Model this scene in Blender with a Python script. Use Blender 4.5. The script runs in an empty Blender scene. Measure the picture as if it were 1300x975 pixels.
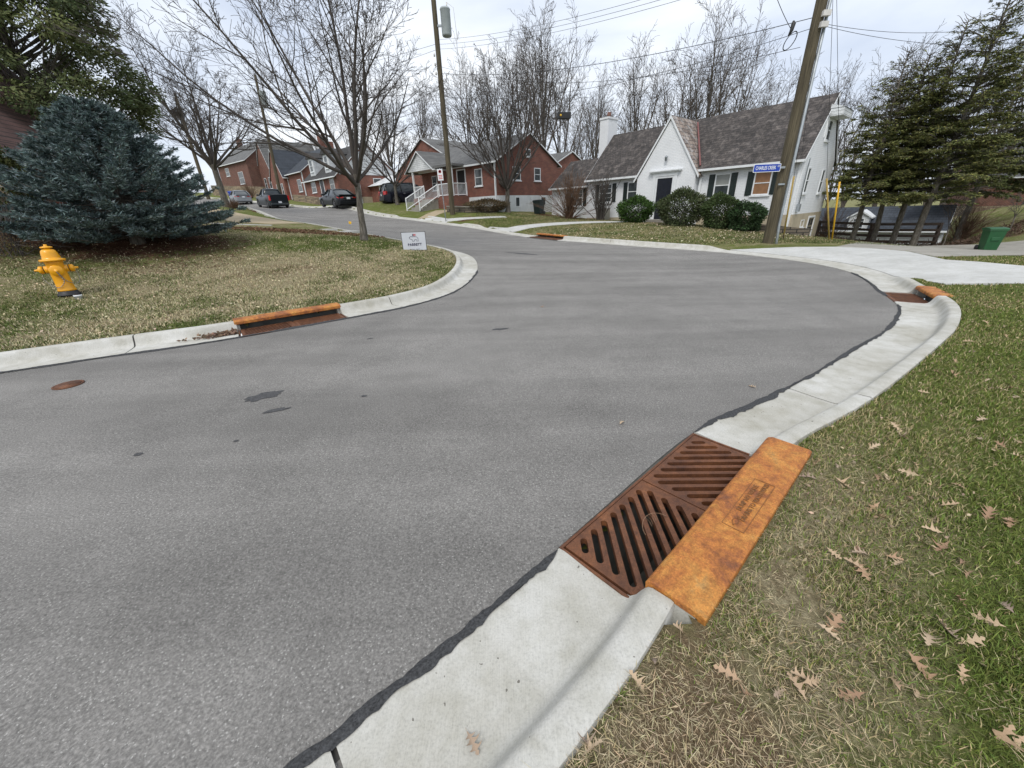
import bpy, bmesh, math, random
import numpy as np
from mathutils import Vector, Matrix
from mathutils.geometry import delaunay_2d_cdt
random.seed(7); np.random.seed(7)
R_ = math.radians
scene = bpy.context.scene
C = scene.collection

# ------------------------------------------------------------------ camera
F = 490.0; YH = 267.0; ROLL = R_(2.2); H = 1.55
PITCH = math.atan((487.5-YH)*math.cos(ROLL)/F)
fwd = np.array([0, math.cos(PITCH), -math.sin(PITCH)]); up0 = np.array([0, math.sin(PITCH), math.cos(PITCH)]); r0 = np.array([1., 0, 0])
cr = r0*math.cos(ROLL)-up0*math.sin(ROLL); cu = r0*math.sin(ROLL)+up0*math.cos(ROLL)
cam_d = bpy.data.cameras.new('camera'); cam = bpy.data.objects.new('camera', cam_d); C.objects.link(cam)
cam.matrix_world = Matrix(((cr[0], cu[0], -fwd[0], 0), (cr[1], cu[1], -fwd[1], 0), (cr[2], cu[2], -fwd[2], H), (0, 0, 0, 1)))
cam_d.sensor_width = 36; cam_d.lens = F/1300*36; cam_d.clip_start = .05; cam_d.clip_end = 3000
scene.camera = cam

# ------------------------------------------------------------------ light
SUN_EL, SUN_AZ = 52, 200          # azimuth from +Y clockwise: high, behind the camera
w = bpy.data.worlds.new('World'); scene.world = w; w.use_nodes = True
nt = w.node_tree; nt.nodes.clear(); N = nt.nodes.new; L = nt.links.new
out = N('ShaderNodeOutputWorld'); bg = N('ShaderNodeBackground'); L(bg.outputs[0], out.inputs[0])
sky = N('ShaderNodeTexSky'); sky.sky_type = 'NISHITA'; sky.sun_disc = False
sky.sun_elevation = R_(SUN_EL); sky.sun_rotation = R_(SUN_AZ); sky.dust_density = 2.5; sky.air_density = 1.0
tc = N('ShaderNodeTexCoord'); mp = N('ShaderNodeMapping'); mp.inputs['Scale'].default_value = (1.1, 1.1, 3.2)
L(tc.outputs['Generated'], mp.inputs[0])
n1 = N('ShaderNodeTexNoise'); n1.inputs['Scale'].default_value = 1.9; n1.inputs['Detail'].default_value = 6; n1.inputs['Roughness'].default_value = .5
n1.inputs['Distortion'].default_value = .35
L(mp.outputs[0], n1.inputs['Vector'])
rp = N('ShaderNodeValToRGB'); L(n1.outputs['Fac'], rp.inputs[0])
cel = rp.color_ramp.elements; cel[0].position = .34; cel[0].color = (5.2, 5.8, 6.9, 1); cel[1].position = .68; cel[1].color = (8.6, 8.8, 9.0, 1)
e = cel.new(.5); e.color = (6.8, 7.3, 8.1, 1)
mx = N('ShaderNodeMix'); mx.data_type = 'RGBA'; mx.inputs['Factor'].default_value = .88
L(sky.outputs[0], mx.inputs['A']); L(rp.outputs[0], mx.inputs['B']); L(mx.outputs['Result'], bg.inputs[0])
bg.inputs[1].default_value = .10
sd_ = bpy.data.lights.new('sun', 'SUN'); so = bpy.data.objects.new('sun', sd_); C.objects.link(so)
sd_.energy = 1.4; sd_.angle = R_(20); sd_.color = (1, .96, .9)
az = R_(SUN_AZ); el = R_(SUN_EL)
sdir = Vector((math.sin(az)*math.cos(el), math.cos(az)*math.cos(el), math.sin(el)))
so.rotation_euler = sdir.to_track_quat('Z', 'Y').to_euler()
vs = scene.view_settings; vs.view_transform = 'Standard'; vs.look = 'None'; vs.gamma = 1; vs.use_curve_mapping = False
vs.exposure = 0.5

# ------------------------------------------------------------------ terrain fit
def ray(x, y): return fwd*F+cr*(x-650)+cu*(487.5-y)
def at(x, y, Y):
    v = ray(x, y); return np.array([0, 0, H])+v*(Y/v[1])
XYZ = [(0,0,0),(1,1.5,0),(2,3,0),(-2,0,0),(-3,2,0),(-6,1,.02),(-6,3.5,.03),(-3,5,.02),(0,5,0),(0,8,.03),(3,5.5,-.02),(3,8,0),(3,-3,0),(-5,-4,0),(4,2,.02),(8,3,.02),(14,5,-.05),(-12,-3,.1),
(-60,-40,1),(60,-40,-1),(90,30,-3),(90,90,-4),(30,90,0),(-10,110,4),(-60,120,8),(-120,100,9),(-140,20,6),(-30,5,2.0),(-20,10,1.6),(45,20,-2.0),(0,60,2.5),(25,50,-.5),(40,42,-3)]
PIX = [(88,384,7.6),(463,310,14),(288,265,31),(1059,340,9.6),(1122,376,6.9),(850,290,20.5),(700,276,31),(1003,301,20),(1255,322,17),(1205,318,26),(1100,315,23),
(1290,292,24),(1298,262,30),(150,318,11),(20,310,10.5),(270,290,17),(645,272,31),(575,275,29.5),(500,260,38),(760,284,25),(660,268,35),(1190,383,6.1),(978,313,14.7),(605,340,10.8)]
def zon(x, y, cx, cy):        # height at plan point (x, y) so that it lies on the sight curve cy(cx)
    z = .5
    for _ in range(30):
        q = np.array([x, y, z-H]); zc = q@fwd; px = 650+F*(q@cr)/zc; py = 487.5-F*(q@cu)/zc
        z += (py-np.interp(px, cx, cy))*zc/F
    return z
for pl_, cv in (([(7.6,11.9),(6.8,13.6),(4.79,15.8),(2.3,18.9),(-.1,22.2),(-2.2,24.6),(-4.5,27.0),(-8,30.8),(-11.5,34.5),(-20.1,44.4),(-30,54),(-41,63.2)],
                 [(284,253.6),(340,258.5),(404,265),(466,271.5),(510,278.5),(552,284),(604.6,290),(640,297),(702,305),(800,312.5),(900,319.5),(1000,329.5)]),
                ([(-1.15,12.6),(-2.0,14.0),(-3.6,15.6),(-5.8,17.8),(-9.6,22),(-16.2,29.6),(-25,39.2),(-35,49)],
                 [(270,262.5),(322,270),(354,276),(386,282.5),(416,289),(440,293.5),(468,299),(490,303),(540,313),(557,315),(579,320),(598,325)])):
    cv = np.array(cv)
    for (x, y) in pl_: XYZ.append((x, y, zon(x, y, cv[:, 0], cv[:, 1])))
P_ = np.array([tuple(p) for p in XYZ]+[tuple(at(*a)) for a in PIX], float)
_c = 4.0
def _fit():
    X = P_[:, :2]; n = len(X); d = np.sqrt(((X[:, None]-X[None])**2).sum(-1)+_c*_c)
    M = np.zeros((n+1, n+1)); M[:n, :n] = -d+.02*np.eye(n); M[:n, n] = 1; M[n, :n] = 1
    return X, np.linalg.solve(M, np.r_[P_[:, 2], 0])
_X, _s = _fit()
def S(x, y):
    x = np.asarray(x, float); y = np.asarray(y, float)
    d = np.sqrt((x[..., None]-_X[:, 0])**2+(y[..., None]-_X[:, 1])**2+_c*_c)
    return -(d@_s[:-1])+_s[-1]
def hit(px, py, dz=0., tmin=.8):
    v = ray(px, py); v = v/np.linalg.norm(v); t = np.geomspace(tmin, 200, 2500)
    p = np.array([0, 0, H])+v*t[:, None]; f = p[:, 2]-S(p[:, 0], p[:, 1])-dz
    i = int(np.argmax(f < 0))
    if f[i] >= 0: raise RuntimeError('no hit %s %s' % (px, py))
    a = f[i-1]/(f[i-1]-f[i]) if i else 0
    return np.array([0, 0, H])+v*(t[i-1]+a*(t[i]-t[i-1]))
def spline(pts, step=.25):
    P = [np.array(p, float) for p in pts]; P = [2*P[0]-P[1]]+P+[2*P[-1]-P[-2]]; o = []
    for i in range(1, len(P)-2):
        p0, p1, p2, p3 = P[i-1:i+3]; n = max(2, int(np.linalg.norm(p2-p1)/step))
        for k in range(n):
            t = k/n; o.append(.5*((2*p1)+(-p0+p2)*t+(2*p0-5*p1+4*p2-p3)*t*t+(-p0+3*p1-3*p2+p3)*t**3))
    o.append(P[-2]); return np.array(o)

# asphalt edges in plan
Lp = [(-22,-16.2),(-12,-8.2),(-5,-2.7),(-.633,.679),(.347,1.551),(1.374,2.464),(2.46,3.09),(4.0,4.12),(5.05,4.89),(6.1,5.9),(6.95,7.2),(7.75,8.7),(7.95,10.1),(7.6,11.9),(6.8,13.6),(4.79,15.8),(2.3,18.9),(-.1,22.2),(-4.5,27.0),(-11.5,34.5),(-20.1,44.4),(-30,54),(-41,63.2),(-62,80)]
Rp = [(-30,-11),(-20,-4.4),(-12,.35),(-6.0,4.2),(-4.11,5.21),(-2.49,6.36),(-1.72,7.05),(-1.15,8.0),(-.85,9.4),(-.82,11.0),(-1.15,12.6),(-2.0,14.0),(-3.6,15.6),(-5.8,17.8),(-9.6,22),(-16.2,29.6),(-25,39.2),(-35,49),(-46,58),(-66,74)]
LL = spline(Lp); RR = spline(Rp)
def normals(P, side):
    T = np.gradient(P, axis=0); T /= np.linalg.norm(T, axis=1)[:, None]
    return np.stack([T[:, 1], -T[:, 0]], 1)*side
NL = normals(LL, 1); NR = normals(RR, -1)
def arc(P): return np.r_[0, np.cumsum(np.linalg.norm(np.diff(P, axis=0), axis=1))]
AL = arc(LL); AR = arc(RR)
def s_of(P, A, x, y):
    return A[int(np.argmin((P[:, 0]-x)**2+(P[:, 1]-y)**2))]
CB = .50                      # distance from asphalt edge to the kerb-top centre
def smooth(t): t = np.clip(t, 0, 1); return t*t*(3-2*t)
# kerb height factor along each line (depressed at driveways)
s_d0 = s_of(LL, AL, 7.55, 8.35); s_d1 = s_of(LL, AL, 6.95, 13.4)
s_w0 = s_of(LL, AL, 1.0, 20.7); s_w1 = s_of(LL, AL, -1.6, 23.9); s_v0 = s_of(LL, AL, -3.2, 25.6); s_v1 = s_of(LL, AL, -8, 31)
def hL(s):
    def dip(a, b, t=.7): return smooth((s-a+t)/t)*smooth((b+t-s)/t)
    return 1-.86*np.maximum(np.maximum(dip(s_d0, s_d1), dip(s_w0, s_w1)), dip(s_v0, s_v1))
def hR(s): return np.ones_like(np.asarray(s, float))
HLv = hL(AL); HRv = hR(AR)
def rk(P):                    # every point near the camera, sparser far up the street
    o = [0]
    for i in range(1, len(P)):
        if np.linalg.norm(P[i]-P[o[-1]]) > (.3 if np.linalg.norm(P[i]) < 22 else 1.2) or i == len(P)-1: o.append(i)
    return o
kL = rk(LL); kR = rk(RR); nLr = len(kL)
ring = np.vstack([(LL+NL*CB)[kL], (RR+NR*CB)[kR][::-1]]); ringh = np.r_[HLv[kL], HRv[kR][::-1]]
def inside(poly, x, y):
    x = np.asarray(x, float); y = np.asarray(y, float); r = np.zeros(x.shape, bool); n = len(poly); j = n-1
    for i in range(n):
        xi, yi = poly[i]; xj, yj = poly[j]
        if yi != yj:
            c = ((yi > y) != (yj > y)) & (x < (xj-xi)*(y-yi)/(yj-yi)+xi); r ^= c
        j = i
    return r
def sdist(x, y):
    x = np.asarray(x, float); y = np.asarray(y, float); best = np.full(x.shape, 1e9); bh = np.ones(x.shape)
    n = len(ring)
    for i in range(0, n-1):
        if i == nLr-1: continue
        a = ring[i]; b = ring[i+1]; ab = b-a; q = ab@ab
        if q < 1e-9: continue
        t = np.clip(((x-a[0])*ab[0]+(y-a[1])*ab[1])/q, 0, 1)
        d = (x-a[0]-t*ab[0])**2+(y-a[1]-t*ab[1])**2
        m = d < best; best = np.where(m, d, best); bh = np.where(m, ringh[i]*(1-t)+ringh[i+1]*t, bh)
    best = np.sqrt(best)
    return np.where(inside(ring, x, y), -best, best), bh
def G(x, y):
    d, h = sdist(x, y)
    up = .115*h+(.13-.115*h)*smooth(d/1.3)
    return S(x, y)+np.where(d > .04, up, np.where(d < -.06, -.14, up*(d+.06)/.10-.14*(.04-d)/.10))
def Gp(x, y): return float(G(np.array([x]), np.array([y]))[0])
def on(px, py, dz=.13):       # point of the lawn seen there
    p = hit(px, py, dz); return (float(p[0]), float(p[1]))

# ------------------------------------------------------------------ mesh helpers
def mesh_np(name, V, Fq, mat, parent=None, smooth_=False, col=None, loc=None):
    me = bpy.data.meshes.new(name); V = np.asarray(V, np.float32); Fq = np.asarray(Fq, np.int32)
    me.vertices.add(len(V)); me.vertices.foreach_set('co', V.ravel())
    k = Fq.shape[1]; me.loops.add(Fq.size); me.loops.foreach_set('vertex_index', Fq.ravel())
    me.polygons.add(len(Fq)); me.polygons.foreach_set('loop_start', np.arange(0, Fq.size, k, dtype=np.int32))
    me.polygons.foreach_set('loop_total', np.full(len(Fq), k, np.int32))
    if smooth_: me.polygons.foreach_set('use_smooth', np.ones(len(Fq), bool))
    me.update(calc_edges=True)
    if col is not None:
        ca = me.color_attributes.new('col', 'FLOAT_COLOR', 'POINT'); c = np.ones((len(V), 4), np.float32); c[:, :col.shape[1]] = col
        ca.data.foreach_set('color', c.ravel())
    me.materials.append(mat); o = bpy.data.objects.new(name, me); C.objects.link(o)
    if parent: o.parent = parent
    if loc is not None: o.location = loc
    return o
class MB:
    def __init__(s): s.v = []; s.f = []; s.m = []; s.sm = []
    def add(s, vs, fs, m=0, sm=False):
        b = len(s.v); s.v += [tuple(map(float, v)) for v in vs]
        for f in fs: s.f.append(tuple(i+b for i in f)); s.m.append(m); s.sm.append(sm)
        return s
    def box(s, x0, x1, y0, y1, z0, z1, m=0):
        v = [(x, y, z) for x in (x0, x1) for y in (y0, y1) for z in (z0, z1)]
        return s.add(v, [(0,1,3,2),(4,6,7,5),(0,4,5,1),(2,3,7,6),(0,2,6,4),(1,5,7,3)], m)
    def prism(s, poly, axis, a, b, m=0):       # poly 2-D; axis: which axis it is extruded along
        def P(p, t): return {'x': (t, p[0], p[1]), 'y': (p[0], t, p[1]), 'z': (p[0], p[1], t)}[axis]
        n = len(poly); v = [P(p, a) for p in poly]+[P(p, b) for p in poly]
        f = [tuple(range(n)), tuple(range(2*n-1, n-1, -1))]+[(i, i+n, (i+1) % n+n, (i+1) % n) for i in range(n)]
        return s.add(v, f, m)
    def tube(s, pts, rad, n=6, m=0, cap=True, sm=True):
        pts = [Vector(p) for p in pts]; k = len(pts); rad = [rad]*k if not hasattr(rad, '__len__') else rad; v = []
        up = None
        for i in range(k):
            t = (pts[min(i+1, k-1)]-pts[max(i-1, 0)])
            if t.length < 1e-9: t = Vector((0, 0, 1))
            t.normalize()
            if up is None: up = Vector((1, 0, 0)) if abs(t.x) < .8 else Vector((0, 1, 0))
            a = (up-t*up.dot(t))
            if a.length < 1e-6: a = t.orthogonal()
            a.normalize(); up = a; b = t.cross(a)
            for j in range(n):
                q = 2*math.pi*j/n; v.append(pts[i]+(a*math.cos(q)+b*math.sin(q))*rad[i])
        f = [(i*n+j, i*n+(j+1) % n, (i+1)*n+(j+1) % n, (i+1)*n+j) for i in range(k-1) for j in range(n)]
        s.add(v, f, m, sm)
        if cap and n > 3:
            b0 = len(s.v)-k*n; s.f.append(tuple(b0+j for j in range(n))[::-1]); s.m.append(m); s.sm.append(False)
            s.f.append(tuple(b0+(k-1)*n+j for j in range(n))); s.m.append(m); s.sm.append(False)
        return s
    def lathe(s, prof, n=20, c=(0, 0, 0), axis='z', m=0, sm=True):   # prof: (r, h)
        v = []
        for r, h in prof:
            for j in range(n):
                q = 2*math.pi*j/n; a, b = r*math.cos(q), r*math.sin(q)
                p = {'z': (a, b, h), 'x': (h, a, b), 'y': (a, h, b)}[axis]; v.append((p[0]+c[0], p[1]+c[1], p[2]+c[2]))
        f = [(i*n+j, i*n+(j+1) % n, (i+1)*n+(j+1) % n, (i+1)*n+j) for i in range(len(prof)-1) for j in range(n)]
        b0 = len(s.v); s.add(v, f, m, sm)
        s.f.append(tuple(b0+j for j in range(n))[::-1]); s.m.append(m); s.sm.append(False)
        s.f.append(tuple(b0+(len(prof)-1)*n+j for j in range(n))); s.m.append(m); s.sm.append(False)
        return s
    def build(s, name, mats, parent=None, bevel=0, loc=None, fix=True):
        me = bpy.data.meshes.new(name); me.from_pydata(s.v, [], s.f); mats = mats if isinstance(mats, (list, tuple)) else [mats]
        for x in mats: me.materials.append(x)
        me.polygons.foreach_set('material_index', s.m); me.polygons.foreach_set('use_smooth', s.sm); me.update()
        if fix:
            bm = bmesh.new(); bm.from_mesh(me); bmesh.ops.recalc_face_normals(bm, faces=bm.faces); bm.to_mesh(me); bm.free()
        o = bpy.data.objects.new(name, me); C.objects.link(o)
        if parent: o.parent = parent
        if loc is not None: o.location = loc
        if bevel:
            b = o.modifiers.new('bevel', 'BEVEL'); b.width = bevel; b.segments = 2; b.limit_method = 'ANGLE'; b.angle_limit = R_(40)
        return o
def tag(o, label, cat, group=None, kind=None):
    if label: o['label'] = label
    if cat: o['category'] = cat
    if group: o['group'] = group
    if kind: o['kind'] = kind
    return o
def struct(o): o['kind'] = 'structure'; return o
def empty(name, loc, rz=0, label=None, cat=None, group=None):
    o = bpy.data.objects.new(name, None); C.objects.link(o); o.location = loc; o.rotation_euler = (0, 0, rz); o.empty_display_size = .2
    return tag(o, label, cat, group)
def copy_tree(o, parent=None):
    kids = [c for c in o.children]; c = o.copy(); C.objects.link(c); c.parent = parent
    for k in kids: copy_tree(k, c)
    return c

# ------------------------------------------------------------------ materials
def bsdf(name):
    m = bpy.data.materials.new(name); m.use_nodes = True; t = m.node_tree; return m, t, t.nodes['Principled BSDF']
def noise(t, vec, sc, det=4, rough=.55, dist=0):
    n = t.nodes.new('ShaderNodeTexNoise'); n.inputs['Scale'].default_value = sc; n.inputs['Detail'].default_value = det
    n.inputs['Roughness'].default_value = rough; n.inputs['Distortion'].default_value = dist
    if vec is not None: t.links.new(vec, n.inputs['Vector'])
    return n.outputs['Fac']
def ramp(t, fac, stops):
    r = t.nodes.new('ShaderNodeValToRGB'); t.links.new(fac, r.inputs[0]); e = r.color_ramp.elements
    e[0].position = stops[0][0]; e[0].color = (*stops[0][1], 1); e[1].position = stops[-1][0]; e[1].color = (*stops[-1][1], 1)
    for p, c in stops[1:-1]: q = e.new(p); q.color = (*c, 1)
    return r.outputs[0]
def mixc(t, fac, a, b, mode='MIX'):
    m = t.nodes.new('ShaderNodeMix'); m.data_type = 'RGBA'; m.blend_type = mode
    for k, v in (('Factor', fac), ('A', a), ('B', b)):
        i = m.inputs[k]
        if isinstance(v, (int, float)): i.default_value = v
        elif isinstance(v, tuple): i.default_value = (*v, 1)
        else: t.links.new(v, i)
    return m.outputs['Result']
def math_(t, op, a, b=0.):
    m = t.nodes.new('ShaderNodeMath'); m.operation = op
    for i, v in enumerate((a, b)):
        if isinstance(v, (int, float)): m.inputs[i].default_value = v
        else: t.links.new(v, m.inputs[i])
    return m.outputs[0]
def bump(t, b, h, s=.3, d=.01):
    n = t.nodes.new('ShaderNodeBump'); n.inputs['Strength'].default_value = s; n.inputs['Distance'].default_value = d
    t.links.new(h, n.inputs['Height']); t.links.new(n.outputs[0], b.inputs['Normal'])
def pos(t, obj=False):
    if obj: return t.nodes.new('ShaderNodeTexCoord').outputs['Object']
    return t.nodes.new('ShaderNodeNewGeometry').outputs['Position']
def g3(v): return (v, v, v)
def simple(name, c, rough=.6, var=.25, sc=6., metal=0., bs=0., bsc=40., obj=True, spec=.5, coat=0):
    m, t, b = bsdf(name); v = pos(t, obj); f = noise(t, v, sc)
    lo = tuple(x*(1-var) for x in c); hi = tuple(min(1, x*(1+var)) for x in c)
    t.links.new(ramp(t, f, [(.3, lo), (.7, hi)]), b.inputs['Base Color'])
    b.inputs['Roughness'].default_value = rough; b.inputs['Metallic'].default_value = metal; b.inputs['Specular IOR Level'].default_value = spec
    if coat: b.inputs['Coat Weight'].default_value = coat
    if bs: bump(t, b, noise(t, v, bsc), bs)
    return m
def attr_mat(name, rough=.8, trans=0):
    m, t, b = bsdf(name); a = t.nodes.new('ShaderNodeAttribute'); a.attribute_name = 'col'; t.links.new(a.outputs['Color'], b.inputs['Base Color'])
    b.inputs['Roughness'].default_value = rough; b.inputs['Specular IOR Level'].default_value = .25
    return m
def brick(name, c1, c2, mort, bumpk=.4, sc=1., axis='xy', paint=None, rowh=.075, bw=.21, msz=.012, mott=0., clean=0.):
    m, t, b = bsdf(name); v = pos(t, True); sp = t.nodes.new('ShaderNodeSeparateXYZ'); t.links.new(v, sp.inputs[0])
    cb = t.nodes.new('ShaderNodeCombineXYZ')
    if axis == 'xy': t.links.new(math_(t, 'ADD', sp.outputs[0], sp.outputs[1]), cb.inputs[0])
    else: t.links.new(sp.outputs[0 if axis == 'x' else 1], cb.inputs[0])
    t.links.new(sp.outputs[2], cb.inputs[1])
    bt = t.nodes.new('ShaderNodeTexBrick'); t.links.new(cb.outputs[0], bt.inputs['Vector'])
    bt.inputs['Scale'].default_value = 1.; bt.inputs['Brick Width'].default_value = bw*sc; bt.inputs['Row Height'].default_value = rowh*sc
    bt.inputs['Mortar Size'].default_value = msz*sc; bt.inputs['Mortar Smooth'].default_value = .3; bt.inputs['Bias'].default_value = 0
    bt.inputs['Color1'].default_value = (*c1, 1); bt.inputs['Color2'].default_value = (*c2, 1); bt.inputs['Mortar'].default_value = (*mort, 1)
    big = noise(t, v, 1.6, 5); col = mixc(t, .55*(1-clean), bt.outputs['Color'], ramp(t, big, [(.3, g3(.55)), (.7, g3(1.25))]), 'MULTIPLY')
    fine = noise(t, v, 23, 3); col = mixc(t, .45*(1-clean), col, ramp(t, fine, [(.3, g3(.6)), (.7, g3(1.3))]), 'MULTIPLY')
    if mott:
        pn = noise(t, v, 3.4, 6, .7, .6); r2 = ramp(t, pn, [(.50, g3(0)), (.62, g3(1))]); col = mixc(t, math_(t, 'MULTIPLY', r2, mott), col, tuple(min(.5, x*2.6+.03) for x in c1))
        pn2 = noise(t, v, 1.1, 6, .7, 1.); col = mixc(t, .8, col, ramp(t, pn2, [(.35, g3(.5)), (.6, g3(1.2))]), 'MULTIPLY')
    t.links.new(col, b.inputs['Base Color']); b.inputs['Roughness'].default_value = .85
    inv = math_(t, 'SUBTRACT', 1., bt.outputs['Fac']); bump(t, b, inv, bumpk, .012)
    return m
M = {}
def mk():
    # asphalt
    m, t, b = bsdf('asphalt'); v = pos(t)
    big = noise(t, v, .35, 5, .6, .8); mid = noise(t, v, 2.2, 5, .6); fine = noise(t, v, 88, 5, .8); agg = noise(t, v, 190, 2, .6)
    col = ramp(t, big, [(.3, (.170, .163, .152)), (.52, (.192, .184, .172)), (.72, (.215, .206, .193))])
    col = mixc(t, .55, col, ramp(t, mid, [(.3, g3(.80)), (.5, g3(1.)), (.7, g3(1.14))]), 'MULTIPLY')
    col = mixc(t, .8, col, ramp(t, fine, [(.34, g3(.46)), (.5, g3(.98)), (.64, g3(1.6))]), 'MULTIPLY')
    vo = t.nodes.new('ShaderNodeTexVoronoi'); vo.inputs['Scale'].default_value = 62; t.links.new(v, vo.inputs['Vector'])
    sel = math_(t, 'MULTIPLY', math_(t, 'LESS_THAN', vo.outputs['Distance'], .26), math_(t, 'GREATER_THAN', agg, .53))
    col = mixc(t, math_(t, 'MULTIPLY', sel, .6), col, (.5, .49, .46))
    # streaks polished by tyres, following the lanes
    mp = t.nodes.new('ShaderNodeMapping'); mp.inputs['Rotation'].default_value = (0, 0, R_(-38)); mp.inputs['Scale'].default_value = (.12, 1.1, 1)
    t.links.new(v, mp.inputs[0]); st = noise(t, mp.outputs[0], 1.3, 4, .55)
    col = mixc(t, .6, col, ramp(t, st, [(.36, g3(.78)), (.5, g3(1.)), (.62, g3(1.18))]), 'MULTIPLY')
    t.links.new(col, b.inputs['Base Color']); b.inputs['Roughness'].default_value = .88; b.inputs['Specular IOR Level'].default_value = .3
    bump(t, b, math_(t, 'ADD', fine, math_(t, 'MULTIPLY', vo.outputs['Distance'], .6)), .55, .008); M['asphalt'] = m
    # concrete
    def conc(name, a, bb, fine_s=120, stain=.5):
        m, t, b = bsdf(name); v = pos(t)
        big = noise(t, v, 1.3, 6, .6, .4); f = noise(t, v, fine_s, 4, .7); mid = noise(t, v, 7, 5, .6)
        col = ramp(t, big, [(.3, a), (.7, bb)])
        col = mixc(t, stain, col, ramp(t, mid, [(.3, (.80, .79, .74)), (.6, g3(1.05))]), 'MULTIPLY')
        col = mixc(t, .5, col, ramp(t, f, [(.33, g3(.66)), (.5, g3(1.)), (.7, g3(1.15))]), 'MULTIPLY')
        mp = t.nodes.new('ShaderNodeMapping'); mp.inputs['Rotation'].default_value = (0, 0, R_(-48)); mp.inputs['Scale'].default_value = (260, 9, 9); t.links.new(v, mp.inputs[0])
        br = noise(t, mp.outputs[0], 1., 2, .5)
        col = mixc(t, .25, col, ramp(t, br, [(.35, g3(.8)), (.65, g3(1.1))]), 'MULTIPLY')
        sp = noise(t, v, 38, 2, .5); col = mixc(t, math_(t, 'GREATER_THAN', sp, .74), col, (.16, .15, .13))
        t.links.new(col, b.inputs['Base Color']); b.inputs['Roughness'].default_value = .9; b.inputs['Specular IOR Level'].default_value = .25
        bump(t, b, math_(t, 'ADD', f, math_(t, 'MULTIPLY', br, .5)), .35, .004); return m
    M['kerb'] = conc('kerb_concrete', (.40, .385, .335), (.56, .555, .525), stain=.8)
    M['slab'] = conc('slab_concrete', (.44, .44, .42), (.56, .56, .54), stain=.5)
    M['old_slab'] = conc('old_concrete', (.25, .24, .21), (.36, .34, .3))
    M['tan_path'] = conc('tan_path', (.36, .29, .19), (.46, .38, .26))
    M['tar'] = simple('tar', (.045, .046, .048), .8, .7, 90, bs=.8, bsc=140, obj=False)
    M['patch'] = simple('asphalt_patch', (.062, .062, .064), .85, .4, 60, bs=.6, bsc=100, obj=False)
    M['joint'] = simple('joint', (.05, .047, .042), .9, .3)
    # ground: vertex mask  r = bare soil, g = dry tan grass, b = mulch / red soil
    m, t, b = bsdf('lawn'); v = pos(t); a = t.nodes.new('ShaderNodeAttribute'); a.attribute_name = 'col'
    se = t.nodes.new('ShaderNodeSeparateColor'); t.links.new(a.outputs['Color'], se.inputs[0])
    n_b = noise(t, v, .55, 5, .6, .6); n_m = noise(t, v, 3.2, 6, .65, .5); n_f = noise(t, v, 28, 5, .7); n_ff = noise(t, v, 110, 3, .7)
    green = ramp(t, n_f, [(.28, (.055, .068, .017)), (.5, (.125, .150, .038)), (.72, (.20, .215, .07))])
    dry = ramp(t, n_f, [(.28, (.13, .105, .06)), (.5, (.29, .245, .145)), (.72, (.46, .40, .26))])
    soil = ramp(t, n_ff, [(.3, (.12, .085, .05)), (.7, (.27, .20, .12))])
    mul = ramp(t, n_ff, [(.3, (.045, .022, .014)), (.7, (.15, .075, .045))])
    fd = math_(t, 'ADD', math_(t, 'ADD', math_(t, 'MULTIPLY', n_m, .9), math_(t, 'MULTIPLY', n_b, .7)), se.outputs[1])
    fd = t.nodes.new('ShaderNodeMapRange'), fd; mr = fd[0]; t.links.new(fd[1], mr.inputs[0]); mr.inputs[1].default_value = .78; mr.inputs[2].default_value = 1.12
    col = mixc(t, mr.outputs[0], green, dry)
    def edge(ch):
        x = math_(t, 'ADD', se.outputs[ch], math_(t, 'MULTIPLY', math_(t, 'SUBTRACT', n_m, .5), 1.1))
        r = t.nodes.new('ShaderNodeMapRange'); t.links.new(x, r.inputs[0]); r.inputs[1].default_value = .38; r.inputs[2].default_value = .62; return r.outputs[0]
    col = mixc(t, edge(0), col, soil); col = mixc(t, edge(2), col, mul)
    t.links.new(col, b.inputs['Base Color']); b.inputs['Roughness'].default_value = .95; b.inputs['Specular IOR Level'].default_value = .1
    bump(t, b, math_(t, 'ADD', n_f, n_ff), .9, .03); M['lawn'] = m
    M['blade'] = attr_mat('grass_blade'); M['leafcol'] = attr_mat('foliage')
    # rust
    def rust(name, cols, rough=.62):
        m, t, b = bsdf(name); v = pos(t, True); a = noise(t, v, 4.5, 9, .72, .25); f = noise(t, v, 130, 5, .8); c = noise(t, v, 26, 6, .7, .2)
        col = ramp(t, a, cols); col = mixc(t, .6, col, ramp(t, f, [(.36, g3(.45)), (.64, g3(1.35))]), 'MULTIPLY')
        col = mixc(t, .6, col, ramp(t, c, [(.34, g3(.5)), (.6, g3(1.2))]), 'MULTIPLY')
        t.links.new(col, b.inputs['Base Color']); b.inputs['Roughness'].default_value = rough; b.inputs['Metallic'].default_value = .1
        bump(t, b, math_(t, 'ADD', f, c), .7, .004); return m
    M['rust'] = rust('orange_rust', [(.30, (.10, .05, .035)), (.41, (.28, .095, .03)), (.50, (.46, .165, .035)), (.60, (.55, .24, .05)), (.72, (.42, .25, .085))])
    M['rust_dk'] = rust('brown_rust', [(.3, (.075, .030, .016)), (.55, (.16, .062, .026)), (.75, (.26, .10, .035))])
    M['letters'] = simple('cast_letters', (.20, .085, .025), .7, .4, 30)
    M['pit'] = simple('pit_concrete', (.10, .10, .09), .95)
    # building stuff
    M['brick'] = brick('red_brick', (.25, .072, .042), (.15, .042, .028), (.23, .16, .13))
    M['brick2'] = brick('brown_brick', (.20, .065, .042), (.12, .042, .03), (.19, .15, .12))
    M['wbrick'] = brick('white_painted_brick', (.80, .81, .82), (.77, .785, .80), (.69, .71, .73), .45, clean=.8)
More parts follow.
